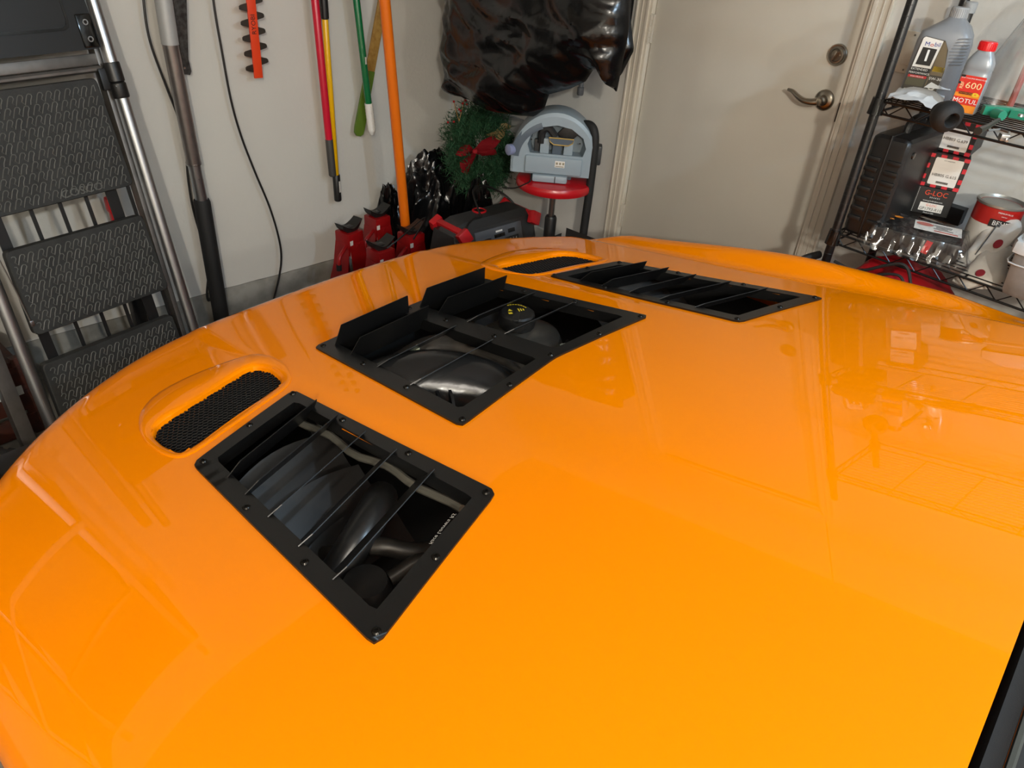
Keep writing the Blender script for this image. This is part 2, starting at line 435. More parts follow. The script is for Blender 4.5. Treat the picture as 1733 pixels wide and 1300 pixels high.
def blade(parent, p0, p1, ang, up, down=.032, tip=.010, ch=.012, lean=1):
    """slat from p0 to p1 (u,v); ang = inclination from horizontal, top towards the rear"""
    a = Vector((p0[0], p0[1], HZ(*p0)+.005)); b = Vector((p1[0], p1[1], HZ(*p1)+.005))
    x = (b-a).normalized(); L = (b-a).length
    y = Vector((0, -math.cos(ang), math.sin(ang))); y = (y-x*y.dot(x)).normalized(); z = x.cross(y)
    M = frame(a, x, y)
    pts = [(.004, -down), (L-.004, -down), (L-.004, -.002), (L+tip, .0), (L+tip*.4, up), (ch, up), (-tip, .0), (.004, -.002)]
    g = MB(); g.M = M; g.prism([(q[0], q[1], -.0008) for q in pts], (0, 0, .0016))
    g.build('louvre_slat', M_pow, parent, smooth=0)
for sg in (-1, 1):
    O = rsamp([(sg*x, y) for x, y in (S_OUT if sg > 0 else S_OUT[::-1])], .016)
    I = rsamp([(sg*x, y) for x, y in (S_IN if sg > 0 else S_IN[::-1])], .004, 3)
    O = [tuple(p) for p in resample(O, 120)]; I = [tuple(p) for p in resample(I, 90)]
    g = MB(); cdt_plate(g, O, [I], .0002, .0045)
    pan = g.build('louvre_panel', M_pow, car, smooth=30, label='black side louvre panel with five slats on the %s side' % ('near' if sg < 0 else 'far'))
    for i, (vi, vo_) in enumerate([(.722, .666), (.652, .598), (.568, .516), (.480, .418), (.383, .320)]):
        ui = .436+.009*(.776-vi)/.5; uo = .634+.052*(.732-vo_)/.507
        up = (.030, .024, .018, .015, .013)[i]; an = (62, 56, 50, 47, 46)[i]
        pa, pb = ((sg*ui, vi), (sg*uo, vo_)); 
        if sg < 0: pa, pb = pb, pa
        blade(pan, pa, pb, math.radians(an), up)
    for (u, v) in [(.651, .745), (.538, .778), (.422, .806), (.424, .640), (.424, .455), (.424, .272), (.570, .232), (.706, .198), (.689, .380), (.673, .565)]:
        screw(pan, sg*u, v)
g = MB()
O = [tuple(p) for p in resample(rsamp(C_OUT, .012), 160)]
IL = [tuple(p) for p in resample(rsamp(C_INL[::-1], .004, 3), 90)]; IR = [tuple(p) for p in resample(rsamp(mir(C_INL[::-1]), .004, 3), 90)]
cdt_plate(g, O, [IL, IR], .0002, .0045)
pan = g.build('louvre_panel', M_pow, car, smooth=30, label='wide black centre louvre panel split by a middle bar, tall front slats')
for sg in (-1, 1):
    for i, (v, up, an) in enumerate([(.905, .050, 84), (.840, .044, 72), (.745, .020, 48), (.628, .014, 44)]):
        uo = .232+.039*(.912-v)/.43
        pa, pb = ((-uo, v), (-.03, v+.006)) if sg < 0 else ((.03, v+.006), (uo, v))
        blade(pan, pa, pb, math.radians(an), up, down=(.02, .03, .03, .03)[i], tip=(.012 if i < 2 else .008), ch=(.006 if i < 2 else .012))
    for (u, v) in [(.258, .930), (.262, .782), (.276, .628), (.296, .452), (.15, .466)]: screw(pan, sg*u, v)
for v in (.484, .645, .80, .93): screw(pan, 0, v)
# maker's lettering on the rear inner lip of the near panel
g = MB(); p0 = Vector((-.47, .2775, HZ(-.47, .2775)-.012)); p1 = Vector((-.56, .2525, HZ(-.56, .2525)-.012))
lip = frame((p0+p1)/2+Vector((0, .006, 0)), p1-p0, (0, .75, 1)) if False else frame((p0+p1)/2+Vector((0, .010, .004)), p0-p1, (.2, -.9, .4))
g.text('Race Louvers RS', .0105, lip); g.build('lettering', M_wht, car, smooth=0, label='small white maker lettering on the louvre lip')

# ---- bonnet scoops: body-coloured bezel, recessed black honeycomb grille
def scoop(sg):
    P = SC_OUT if sg > 0 else mir(SC_OUT); Q = SC_IN if sg > 0 else mir(SC_IN)
    K = 96
    A = resample(rsamp(P, .06, 6), K); B = resample(rsamp(Q, .008, 3), K)
    c = sum(B, Vector((0, 0)))/K
    # align the two loops by angle around the centre
    def loop(Pl, th):
        best = None
        d = Vector((math.cos(th), math.sin(th)))
        for i in range(K):
            a, b = Pl[i]-c, Pl[(i+1) % K]-c
            e = b-a; den = d.x*e.y-d.y*e.x
            if abs(den) < 1e-12: continue
            t = (a.x*e.y-a.y*e.x)/den; s = (a.x*d.y-a.y*d.x)/den
            if t > 0 and -1e-6 <= s <= 1+1e-6: best = c+d*t if best is None or t < (best-c).length else best
        return best
    rows = [[] for _ in range(7)]
    for i in range(K):
        # spread angles evenly along the long shape
        th = math.atan2(.42*math.sin(2*PI*i/K), math.cos(2*PI*i/K))
        a, b = loop(A, th), loop(B, th)
        front = ss(((a.y-c.y)/.12+.1)*1.0)
        def H(p): return HZ(p.x, p.y)
        rows[0].append((a.x, a.y, H(a)-.004)); rows[1].append((*(a.lerp(b, .02)), H(a)+.001))
        m1 = a.lerp(b, .15); rows[2].append((*m1, H(m1)+.0025+.0015*front))
        m2 = a.lerp(b, .60); rows[3].append((*m2, H(m2)+.0005+.003*front))
        m3 = a.lerp(b, .90); rows[4].append((*m3, H(m3)-.003+.004*front))
        rows[5].append((*b, H(b)-.007+.004*front)); rows[6].append((*b, H(b)-.030))
    g = MB(); g.grid([[Vector(p) for p in r] for r in rows], cyc=True)
    bz = g.build('scoop_bezel', M_paint, car, smooth=50, label='orange scoop surround on the %s side' % ('near' if sg < 0 else 'far'))
    # honeycomb as one open lattice
    g = MB(); s = .0062; hx = s*math.sqrt(3); bl = [tuple(p) for p in B]; bl2 = shrink(bl, 1.045)
    def gz(x, y): return HZ(x, y)-.013
    for r in range(-20, 21):
        for q in range(-20, 21):
            cx = c.x+hx*(q+.5*(r % 2)); cy = c.y+1.5*s*r
            dc = Vector((c.x-cx, c.y-cy)); dc = dc*min(1, .009/max(1e-6, dc.length))
            if not inpoly(cx+dc.x, cy+dc.y, bl): continue
            o = [Vector((cx+s*math.cos(PI/6+k*PI/3), cy+s*math.sin(PI/6+k*PI/3), 0)) for k in range(6)]
            i_ = [Vector((cx+s*.80*math.cos(PI/6+k*PI/3), cy+s*.80*math.sin(PI/6+k*PI/3), 0)) for k in range(6)]
            vo = [g.v((p.x, p.y, gz(p.x, p.y))) for p in o]; vi = [g.v((p.x, p.y, gz(p.x, p.y)+.0012)) for p in i_]; vd = [g.v((p.x, p.y, gz(p.x, p.y)-.006)) for p in i_]
            for k in range(6):
                g.face([vo[k], vo[(k+1) % 6], vi[(k+1) % 6], vi[k]]); g.face([vi[k], vi[(k+1) % 6], vd[(k+1) % 6], vd[k]])
    gr = g.build('honeycomb_grille', M_blkg2, bz, smooth=0, recalc=False); gr['kind'] = 'stuff'
    g = MB(); g.poly([(p[0], p[1], HZ(*p)-.055) for p in bl]); g.build('scoop_tray', M_under, bz, smooth=0)
M_blkg2 = mat('satin_black_grille', '161616', .25)
scoop(-1); scoop(1)
# ---- cowl, wiper and windscreen
g = MB(); rows = []
for k in range(41):
    u = -.98+1.96*k/40; zc = sb(max(-.84, min(.84, u)), -.405)
    q = 0
    prof = [(-.400, -.05), (-.411, -.012), (-.415, -.007), (-.421, -.009), (-.428, -.014), (-.434, -.018), (-.438, -.034)]
    rows.append([(u, a+q*((-.4-a)/.08), zc+b) for a, b in prof])
g.grid(rows); g.build('cowl_panel', mat('cowl_plastic', '141211', .6, bump=.3, bscale=700, spec=.2), car, smooth=50)
g = MB(); pts = [(-.98+1.96*k/40, -.441, sb(max(-.84, min(.84, -.98+1.96*k/40)), -.405)-.024) for k in range(41)]
g.tube(pts, .0045, 6); g.build('screen_trim_strip', mat('grey_trim_strip', '3c3f3c', .45), car)
g = MB(); rows = []
for k in range(21):
    u = -.92+1.84*k/20; c2 = -.05*(1-u*u)
    rows.append([(u, -.443, sb(max(-.84, min(.84, u)), -.405)-.045), (u, -.56+c2, 1.0), (u*.98, -.62+c2, 1.02)])
g.grid(rows); g.build('cowl_well', M_under, car)
g = MB(); rows = []
for k in range(21):
    u = -.86+1.72*k/20
    rows.append([(u*(1-.12*t), -.60-.06*(1-u*u)-.72*t, 1.03-.10*u*u*.3+.42*t-.05*t*t) for t in (0, .2, .4, .6, .8, 1)])
g.grid(rows); g.build('windscreen', mat('dark_glass', '0d1110', .03, spec=.8), car)
# ---- engine bay seen through the louvres
g = MB(); g.grid([[(u, v, .62) for u in (-.92, 0, .92)] for v in (-.3, .4, 1.15)]); g.grid([[(u, 1.16, z) for u in (-.92, 0, .92)] for z in (.6, .8)])
for s in (-.93, .93): g.grid([[(s, v, z) for v in (-.3, .4, 1.15)] for z in (.6, .82)])
g.build('engine_bay', M_under, car, smooth=0)
def bay(name, g, m, label=None): return g.build(name, m, car, label=label)
g = MB()   # big black intake duct under the near half of the centre panel
g.tube(smooth_path([(-.36, .80, .80), (-.26, .76, .855), (-.15, .68, .875), (-.07, .57, .86), (-.03, .45, .82)], 6), [.06+.022*math.sin(PI*i/24) for i in range(25)], 20)
bay('intake_duct', g, mat('glossy_duct', '1b1b1b', .22, bump=.3, bscale=30, bdist=.003))
g = MB()
for k in range(5): 
    p = smooth_path([(-.30, .66, .83), (-.22, .62, .865), (-.13, .56, .862), (-.09, .50, .84)], 5); i = 3+k
    d = (p[i+1]-p[i-1]).normalized(); g.tube([p[i]+d*-.003, p[i]+d*.003], .05, 18)
bay('duct_rib', g, M_blk)
g = MB(); g.tube(smooth_path([(-.14, .84, .83), (-.05, .79, .88), (.0, .70, .885), (.02, .58, .855)], 6), .034, 16); bay('duct_clamp', g, mat('cast_grey', '4a4641', .35, metal=.5, var=.3, vscale=30))
g = MB(); g.lathe([(.0, -.10), (.12, -.09), (.135, -.02), (.12, .012), (.07, .034), (.045, .04), (0, .04)], (.150, .700, .86), n=32, sx=1, sy=.8)
res = bay('coolant_tank', g, mat('smoky_grey_tank', '35332f', .3, bump=.1, bscale=30))
g = MB(); g.lathe([(.045, 0), (.047, .012), (.044, .032), (.040, .036), (0, .036)], (.158, .712, .902), n=12)
g.box((.158, .712, .934), (.088, .016, .010), rot=(0, 0, .6), bev=.003)
cp = g.build('filler_cap', M_blk, res, label='black filler cap with yellow warning marks')
g = MB(); yel = mat('yellow_print', 'c9b227', .5)
Mt = frame((.156, .716, .9405), (.85, -.5, 0), (.5, .85, 0)); g.M = Mt
g.poly([(-.02, 0, 0), (-.008, 0, 0), (-.014, .011, 0)]); g.poly([(-.022, -.014, 0), (-.012, -.014, 0), (-.012, -.006, 0), (-.022, -.006, 0)])
for k in range(3): g.box((.008+.006*k, .002, 0), (.003, .014-.003*k, .0004))
for k in range(8):
    a = .3+k*.22; b = a+.16
    g.poly([(.030*math.cos(a), .030*math.sin(a), 0), (.033*math.cos(a), .033*math.sin(a), 0), (.033*math.cos(b), .033*math.sin(b), 0), (.030*math.cos(b), .030*math.sin(b), 0)])
g.M = Matrix(); g.build('cap_mark', yel, car, smooth=0)
g = MB(); g.box((-.118, .775, .90), (.03, .02, .014), rot=(.2, .2, .9), bev=.003); g.tube([(-.135, .765, .90), (-.15, .755, .897)], .007, 10); g.box((-.103, .785, .903), (.016, .008, .022), rot=(0, .3, .9), bev=.002)
bay('hose_clip', g, mat('cream_clip', 'c9c8a6', .4))
g = MB()
for k in range(9): g.box((.245+.004*k, .615-.010*k, .86), (.008, .006, .012), bev=.001)
g.box((.265, .575, .845), (.06, .08, .02), rot=(0, 0, -.3), bev=.004); bay('wiring_connector', g, M_blk)
g = MB()
for k in range(4): g.tube(smooth_path([(.20+.004*k, .60, .862), (.222, .598+.006*k, .872-.003*k), (.245, .595-.004*k, .868)], 4), .0016, 6)
bay('wire_bundle', g, mat('pale_wire', '9fa69b', .5))
g = MB(); g.box((-.19, .86, .80), (.36, .012, .10), rot=(-.5, 0, 0), bev=.004); g.box((.16, .86, .80), (.30, .012, .10), rot=(-.5, 0, 0), bev=.004); bay('radiator_shroud', g, M_eng)
g = MB(); g.box((0, .44, .80), (.5, .06, .05), bev=.02); bay('strut_brace', g, M_eng)
for sg in (-1, 1):
    s = sg
    g = MB()   # curved grey inner panels
    for k in range(3):
        rows = [[(s*(.42+.27*a), .69-.085*k-.06*a+.02*math.sin(a*3), .885-.03*k-.06*b+.03*math.sin(a*2.6)) for a in [i/10 for i in range(11)]] for b in (0, .35, .7, 1)]
        rows = [[(x, y-.025*(i), z) for x, y, z in r] for i, r in enumerate(rows)]
        g.grid(rows)
    bay('air_box', g, mat('grey_satin_bay_plastic', '1b1a19', .4))
    g = MB(); g.tube(smooth_path([(s*.45, .50, .86), (s*.50, .46, .885), (s*.56, .43, .88), (s*.62, .42, .84)], 6), .030, 14); bay('air_hose', g, M_eng)
    g = MB(); g.tube(smooth_path([(s*.60, .52, .80), (s*.585, .46, .845), (s*.54, .405, .87), (s*.50, .36, .86), (s*.46, .345, .85)], 6), .016, 12); g.tube(smooth_path([(s*.47, .30, .83), (s*.50, .335, .86), (s*.56, .35, .85)], 5), .013, 12)
    bay('coolant_hose', g, M_engm)
    g = MB(); g.lathe([(0, -.06), (.04, -.06), (.045, 0), (.035, .03), (0, .035)], (s*.60, .36, .84), n=20); bay('strut_top', g, M_eng)
    g = MB()
    for q in range(2): g.box((s*(.652-.02*q), .268+.016*q, .872), (.020, .016, .010), rot=(.3, .2, .5), bev=.002)
    bay('metal_clip', g, mat('shiny_clip', '8f8c7e', .25, metal=.8))
    g = MB(); g.box((s*.62, .25, .80), (.14, .05, .10), rot=(.2, .1, .3), bev=.01); g.box((s*.50, .255, .82), (.14, .02, .10), bev=.004); bay('fuse_box', g, M_eng)
    g = MB(); g.tube([(s*(.447-.004*math.sin(k*1.3)), .30+.45*k/14, HZ(.447, .30+.45*k/14)-.030-.004*math.sin(k*.9)) for k in range(15)], .0075, 8); bay('wing_brace', g, mat('dusty_grey_metal', '6d6a60', .4, metal=.5))
# ---- simple front wheels inside the wings
for s in (-1, 1):
    g = MB(); g.lathe([(.20, -.11), (.31, -.11), (.335, -.09), (.34, 0), (.335, .09), (.31, .11), (.20, .11)], (s*.84, .35, .341), (0, PI/2, 0), 40); wh = bay('tyre', g, M_rub)
    g = MB(); g.lathe([(.20, -.09), (.20, .09), (.18, .07), (.05, .05), (0, .05)], (s*.84, .35, .341), (0, s*PI/2, 0), 40); g.build('wheel_rim', M_gry, wh)
g = MB(); g.box((0, 1.25, .5), (1.5, .02, .3), bev=.008); bay('front_grille', g, M_under)
g = MB(); g.box((-.08, -1.2, .5), (1.55, 1.5, .5), bev=.06); bay('cabin_shell', g, M_paint)

# ================================================================== against the tool wall
def tread(g, gr, w0, w1, h, M, rows_, phase=0, thick=.03):
    """step plate (local x across, y up the plate, z outwards) and its raised zigzag relief"""
    g.M = M
    P = rsamp([(-w0/2, 0), (w0/2, 0), (w1/2, h), (-w1/2, h)], .02, 5)
    a = [g.v((x, y, -thick)) for x, y in P]; b = [g.v((x, y, -.004)) for x, y in P]
    c = Vector((0, h/2)); C2 = [g.v((*(c+(Vector(p)-c)*.985), 0)) for p in P]
    g.face(a[::-1]); n = len(P)
    for i in range(n): g.face([a[i], a[(i+1) % n], b[(i+1) % n], b[i]]); g.face([b[i], b[(i+1) % n], C2[(i+1) % n], C2[i]])
    g.face(C2)
    gr.M = M; st = .0205; hh = .030
    for r in range(rows_):
        y0 = .012+r*(h-.03)/rows_
        for gi in range(-6, 7):
            x0 = gi*.0885+.034*(r % 3)+phase
            path = []
            for k in range(3):
                cx = x0+k*st*1.35; sl = .014
                path += [(cx, y0), (cx+sl*.8, y0+hh*.75), (cx+sl*.8+.004, y0+hh*.93), (cx+sl+.0055, y0+hh), (cx+sl+.012, y0+hh*.93), (cx+sl+.0135, y0+hh*.72), (cx+sl*.45+.0135, y0+hh*.32)]
            path.append((x0+3*st*1.35-.012, y0-.002))
            ww = w0/2+(w1-w0)/2*y0/h-.012
            path = [p for p in path if abs(p[0]) < ww and .006 < p[1] < h-.006]
            if len(path) > 3: gr.tube([(x, y, .0004) for x, y in path], .0016, 5)
M_tread = mat('ribbed_step_plastic', '1f201f', .6, bump=.4, bscale=120, col2='2a2b2a', vscale=14, bdist=.002)
M_relief = mat('pale_step_relief', '5a5b58', .45)  # ridges and lettering paler than the step plate
yaw, lean = .2, .2
ex = Vector((math.cos(yaw), math.sin(yaw), 0)); nz = Vector((math.sin(yaw)*math.cos(lean), -math.cos(yaw)*math.cos(lean), math.sin(lean)))
ey = -(nz.cross(ex)); ey = ey if ey.z > 0 else -ey
LM = Matrix((ex, ey, nz)).transposed().to_4x4(); LM.translation = Vector((-1.6, .75, 0))
lad = thing('step_ladder', 'folded aluminium step ladder with wide black patterned treads leaning on the wall', 'ladder', (-1.6, .75, 0), LM.to_euler())
# rails (local coordinates x across, y up the ladder)
for i, (xa, xb, y1) in enumerate([(-.045, -.012, 1.95), (-.655, -.585, 1.95)]):
    g = MB(); g.tube([(xa+.02, .02, -.01), (xb+.005, y1, -.01)], .0205, 18); g.build('front_rail', M_alu, lad)
    g = MB(); g.box(((xa+xb)/2-.014+(.0 if i == 0 else -.042), .97, -.055), (.020 if i == 0 else .046, 1.9, .045), rot=(0, 0, -(xb-xa)/1.95), bev=.004); g.build('rear_rail', M_alud, lad)
    g = MB(); g.lathe([(0, 0), (.022, 0), (.024, .01), (.022, .06), (0, .06)], (xa+.02, 0, -.01), (-PI/2, 0, 0), 16); g.build('foot', M_rub, lad)
for (yb, yt, w, xc, rw) in [(.84, 1.20, .47, -.318, 10), (.445, .735, .495, -.325, 8), (.045, .345, .515, -.345, 8)]:
    g = MB(); gr = MB(); M = Matrix.Translation((xc, yb, .012))
    tread(g, gr, w, w*.955, yt-yb, M, rw, phase=.01*rw)
    tr = g.build('tread', M_tread, lad, smooth=30); rl = gr.build('tread_relief', M_relief, tr, smooth=60); rl['kind'] = 'stuff'
    if yb > .8:
        g = MB(); g.text('COSCO', .036, Matrix.Translation((xc+.055, yb+.022, .0128)), depth=.0012, sx=1.15); g.build('lettering', M_relief, tr, smooth=0)
        g = MB()
        for q in (-1, 1):
            g.box((xc-.165+q*.046, yt-.062, .018), (.026, .012, .014), bev=.003)
            g.box((xc-.165+q*.052, yt-.032, .016), (.016, .06, .008), bev=.002)
        g.box((xc-.165, yt-.012, .013), (.15, .040, .007), bev=.003); g.box((xc-.165, yt-.050, .016), (.08, .006, .006))
        g.build('latch_handle', M_blkg, tr)
        for q in (-1, 1):
            g = MB(); g.tube([(xc-.165+q*.046-.014, yt-.062, .022), (xc-.165+q*.046+.014, yt-.062, .022)], .0022, 6); g.build('pin', M_steel, tr)
for x, wd_ in ((-.53, .034), (-.42, .012), (-.325, .012), (-.235, .012), (-.145, .04), (-.08, .012)):
    g = MB(); g.box((x, .60, -.045), (wd_, 1.15, .006)); g.build('step_support_bar', M_blk, lad)
g = MB(); g.tube([(-.60, 1.225, -.03), (-.05, 1.225, -.03)], .012, 10); g.box((-.32, 1.255, -.035), (.54, .035, .02), bev=.004); g.build('cross_bar', M_alud, lad)
# top tray with an oval hand hole
g = MB(); P = rsamp([(-.64, 1.285), (-.045, 1.285), (-.055, 1.335), (-.075, 1.66), (-.62, 1.66)], .02, 4)
O = resample(P, 90); I = [Vector((-.505+.056*math.cos(2*PI*k/40), 1.425+.050*math.sin(2*PI*k/40))) for k in range(40)]
from mathutils.geometry import delaunay_2d_cdt
def flat_plate(g, outer, inners, z0, z1):
    pts = []; ed = []
    for Q in [outer]+inners:
        b = len(pts); pts += [Vector(p[:2]) for p in Q]; ed += [(b+i, b+(i+1) % len(Q)) for i in range(len(Q))]
    vo, _, fo, _, _, _ = delaunay_2d_cdt(pts, ed, [], 0, 1e-6)
    ol = [tuple(p) for p in outer]; il = [[tuple(p) for p in q] for q in inners]
    F = []
    for f in fo:
        c = sum((vo[i] for i in f), Vector((0, 0)))/len(f)
        if inpoly(c.x, c.y, ol) and not any(inpoly(c.x, c.y, q) for q in il): F.append(f)
    for z, rev in ((z1, 0), (z0, 1)):
        T = {}
        for f in F:
            for i in f:
                if i not in T: T[i] = g.v((vo[i].x, vo[i].y, z))
            vs_ = [T[i] for i in f]; g.face(vs_[::-1] if rev else vs_)
    for Q in [outer]+inners:
        a = [g.v((p[0], p[1], z0)) for p in Q]; b = [g.v((p[0], p[1], z1)) for p in Q]; k = len(Q)
        for i in range(k): g.face([a[i], a[(i+1) % k], b[(i+1) % k], b[i]])
flat_plate(g, O, [I], .0, .035)
tp = g.build('tool_tray', M_blk, lad, smooth=40)
g = MB(); P = resample(rsamp([(-.365, 1.345), (-.135, 1.345), (-.135, 1.62), (-.365, 1.62)], .025, 4), 60)
Pi = [p+(Vector((-.25, 1.48))-p)*.06 for p in P]
g.grid([[(p.x, p.y, .0352) for p in P], [(p.x, p.y, .0395) for p in P], [(p.x, p.y, .0395) for p in Pi], [(p.x, p.y, .0352) for p in Pi]], cyc=True)
g.tube([(I[k % 40].x, I[k % 40].y, .036) for k in range(41)], .006, 8, cap=False)
g.box((-.085, 1.34, .036), (.05, .10, .012), bev=.005)
g.build('tray_rim', M_blkg, tp)
for q in (1.315, 1.365):
    g = MB(); g.lathe([(.009, 0), (.009, .002), (.006, .002), (.005, 0)], (-.085, q, .042), n=14); g.build('tray_hole', M_steel, tp)
# black collar clamps on the right rail
g = MB(); g.lathe([(.0205, -.06), (.027, -.06), (.028, -.055), (.028, .00), (.024, .004), (.028, .008), (.028, .05), (.026, .055), (.0205, .055)], (-.017, 1.18, -.01), (PI/2, 0, 0), 18)
g.box((-.045, 1.19, -.02), (.045, .07, .022), bev=.005); g.build('rail_clamp', M_blk, lad)
g = MB(); g.lathe([(0, 0), (.0045, 0), (.003, .003), (0, .003)], (-.035, 1.165, .012), n=10); g.build('rivet', M_steel, lad)
g = MB(); g.lathe([(0, 0), (.013, 0), (.011, .006), (0, .008)], (-.615, .20, -.03), n=16); g.box((-.617, .215, -.022), (.012, .04, .008), rot=(0, 0, .5), bev=.003); g.build('hinge_bolt', M_steel, lad)
g = MB(); g.tube([(-.585, .74, .01), (-.575, .60, .012), (-.57, .5, .012)], .003, 6); g.box((-.568, .49, .012), (.012, .02, .008), bev=.002); g.build('lock_rod', M_steel, lad)

# cords, poles, handles; x,y,z taken where the photograph shows them on the plane just off the wall
YP = 1.12
def path(pts, y, n=6): return smooth_path([at(px, py, 1, yy if (yy := (y if len(r) == 0 else r[0])) else y) for px, py, *r in pts], n)
def hang(name, label, cat, group=None, base=None, y=YP):
    p = at(*base, 1, y); return thing(name, label, cat, p, 0, group)
def seg(a, b, y, t): return at(a[0]+(b[0]-a[0])*t, a[1]+(b[1]-a[1])*t, 1, y)
# aluminium pole with black grip
t = thing('telescopic_pole', 'grey aluminium pole with a long black grip leaning on the wall', 'pole', at(381, 565, 1, 1.13)*1)
a, b, c = at(258, -120, 1, 1.13), at(328, 276, 1, 1.13), at(341, 338, 1, 1.13); e = at(376, 545, 1, 1.13); dd = (e-c).normalized(); e = c+dd*((c.z-.005)/-dd.z)
t.location = e
g = MB(); g.tube([a, at(288, 75, 1, 1.13)], .031, 20); g.build('painted_tube', mat('light_grey_tube', 'a9aaa9', .5, metal=.3, bump=.2, bscale=80), t, local=False)
g = MB(); g.tube([at(288, 75, 1, 1.13), b], .029, 20); g.build('outer_tube', mat('dull_alu_tube', '9b9592', .35, metal=.9, var=.15, vscale=25), t, local=False)
g = MB(); g.lathe([(.026, 0), (.0305, 0), (.0305, .006), (.026, .006)], b, (c-b).to_track_quat('Z', 'Y').to_matrix().to_4x4(), 20); g.build('collar', M_steel, t, local=False)
g = MB(); g.tube([b, c], .0255, 18); g.build('inner_tube', M_alu, t, local=False)
g = MB(); g.tube([c-dd*.002, c+dd*.01, e-dd*.02, e], [.030, .0345, .0345, .030], 20); g.build('grip', M_rub, t, local=False)
g = MB(); g.lathe([(0, 0), (.003, 0), (.002, .002), (0, .002)], at(337, 304, 1, 1.101), (PI/2, 0, 0), 10); g.build('lock_button', M_steel, t, local=False)
# black cables
g = MB(); g.tube(smooth_path([at(x, y, 1, 1.16) for x, y in [(240, -90), (243, 0), (254, 70), (281, 145), (302, 200), (314, 250), (318, 300), (326, 350), (340, 400)]]+[at(353, 440, 1, 1.16), at(352, 470, 1, 1.15), at(350, 498, 1, 1.15), at(353, 509, 1, 1.15), at(357, 500, 1, 1.15), at(358, 470, 1, 1.16), at(352, 430, 1, 1.17)], 6), .0048, 8)
tag(g.build('power_cable', M_blk), 'black cable hanging left of the grey pole, looped at its end', 'cable')
g = MB(); g.tube(smooth_path([at(x, y, 1, 1.16) for x, y in [(355, -90), (361, 0), (376, 90), (391, 170), (408, 230), (431, 290), (456, 350), (471, 400), (476, 435), (472, 470), (462, 512), (450, 560)]], 6), .0048, 8)
tag(g.build('power_cable', M_blk), 'black cable hanging between the grey pole and the toothed blade', 'cable')
# dark sheath behind the pole
t = thing('blade_sheath', 'black patterned plastic sheath hanging behind the grey pole', 'sheath', at(315, 128, 1, 1.15))
a, b = at(298, -60, 1, 1.15), at(311, 100, 1, 1.15); d = (b-a).normalized(); e = at(315, 127, 1, 1.15)
g = MB(); M = frame2(a, (1, 0, 0), -d); L = (b-a).length; L2 = L+(e-b).length
g.M = M; g.prism([(-.036, 0, 0), (-.028, -L2*.5, 0), (-.016, -L2+.004, 0), (.020, -L2, 0), (.026, -L2+.014, 0), (.018, -L, 0), (.026, -L*.5, 0), (.034, 0, 0)], (0, 0, -.014))
g.build('sheath_body', mat('marbled_black', '141414', .3, col2='3f403f', vscale=60), t, local=False, smooth=0)
g = MB(); g.lathe([(0, 0), (.005, 0), (.004, .003), (0, .003)], at(312, 115, 1, 1.135), (PI/2, 0, 0), 10); g.build('rivet', M_steel, t, local=False)
# hedge trimmer blade
t = thing('hedge_trimmer', 'orange-red toothed hedge trimmer blade hanging point down on the wall', 'hedge trimmer', at(437, 132, 1, 1.13))
a, b = at(417, -70, 1, 1.13), at(437.5, 132, 1, 1.13); d = (b-a).normalized(); L = (b-a).length; M = frame2(a, (1, 0, 0), -d)
g = MB(); g.M = M; g.box((0, -L/2, 0), (.036, L, .009), bev=.001); bl = g.build('blade_guard', mat('orange_red_guard', 'dd3f14', .45), t, local=False)
for k in range(13):
    for sgn in (-1, 1):
        g = MB(); g.M = M; y = -L+.036+k*.0555+(.026 if sgn > 0 else 0)
        g.prism([(sgn*.016, y+.018, -.003), (sgn*.044, y+.011, -.003), (sgn*.050, y+.006, -.003), (sgn*.050, y-.004, -.003), (sgn*.044, y-.007, -.003), (sgn*.016, y-.014, -.003)], (0, 0, .003))
        g.build('blade_tooth', mat('dark_blade_steel', '6e6b66', .3, metal=1), bl, smooth=0, local=False)
g = MB(); T = M @ Matrix.Translation((0, -L+.20, .0049)) @ Matrix.Rotation(PI/2, 4, 'Z')
g.text('RYOBI', .026, T); g.text('22"', .026, T @ Matrix.Translation((.115, 0, 0))); g.build('lettering', M_ink, bl, smooth=0, local=False)
# red pole, yellow pole
def pole(name, label, pts, parts, y=YP, group=None, lean=0, cat='pole'):
    """parts: (name, t0, t1, radius, material)"""
    a = at(*pts[0], 1, y+lean); b = at(*pts[1], 1, y)
    t = thing(name, label, cat, b, 0, group)
    for nm, t0, t1, r, m, *lb in parts:
        g = MB(); p, q = a.lerp(b, t0), a.lerp(b, t1); d = (q-p).normalized()
        g.tube([p, p+d*.003, q-d*.004, q], [r*.9, r, r, r*.8], 16); o = g.build(nm, m, t, local=False)
        if lb: o['label'] = lb[0]
    return t, a, b
rd = mat('red_fibreglass', 'c41230', .3); ye = mat('yellow_fibreglass', 'e8b10a', .3); gn = mat('green_enamel', '0b6a3c', .25, coat=.5)
og = mat('orange_enamel', 'e8710f', .3, coat=.4); wd = mat('oiled_wood', 'a8823f', .5, col2='8a6224', vscale=40); ol = mat('olive_paint', '55701d', .5)
pole('red_pole', 'red pole with a dark grey grip hanging beside the yellow pole', ((521, -120), (563, 298)), [('shaft', 0, .83, .0165, rd), ('grip', .825, 1, .0172, mat('dark_grey_grip', '3a3835', .6))])
t, a, b = pole('yellow_pole', 'yellow pole with black collar and black end hanging beside the red pole', ((539, -120), (572, 340)), [('collar', 0, .29, .0175, M_blk), ('shaft', .285, .89, .0135, ye), ('grip', .885, 1, .0175, M_blk)], y=1.135)
g = MB(); p = a.lerp(b, .915); q = a.lerp(b, .955); g.M = frame((p+q)/2+Vector((.006, -.0165, 0)), (1, .4, 0), (p-q)); g.box((0, 0, 0), (.010, (p-q).length*1.2, .001)); g.build('sticker', M_lab, t, local=False)
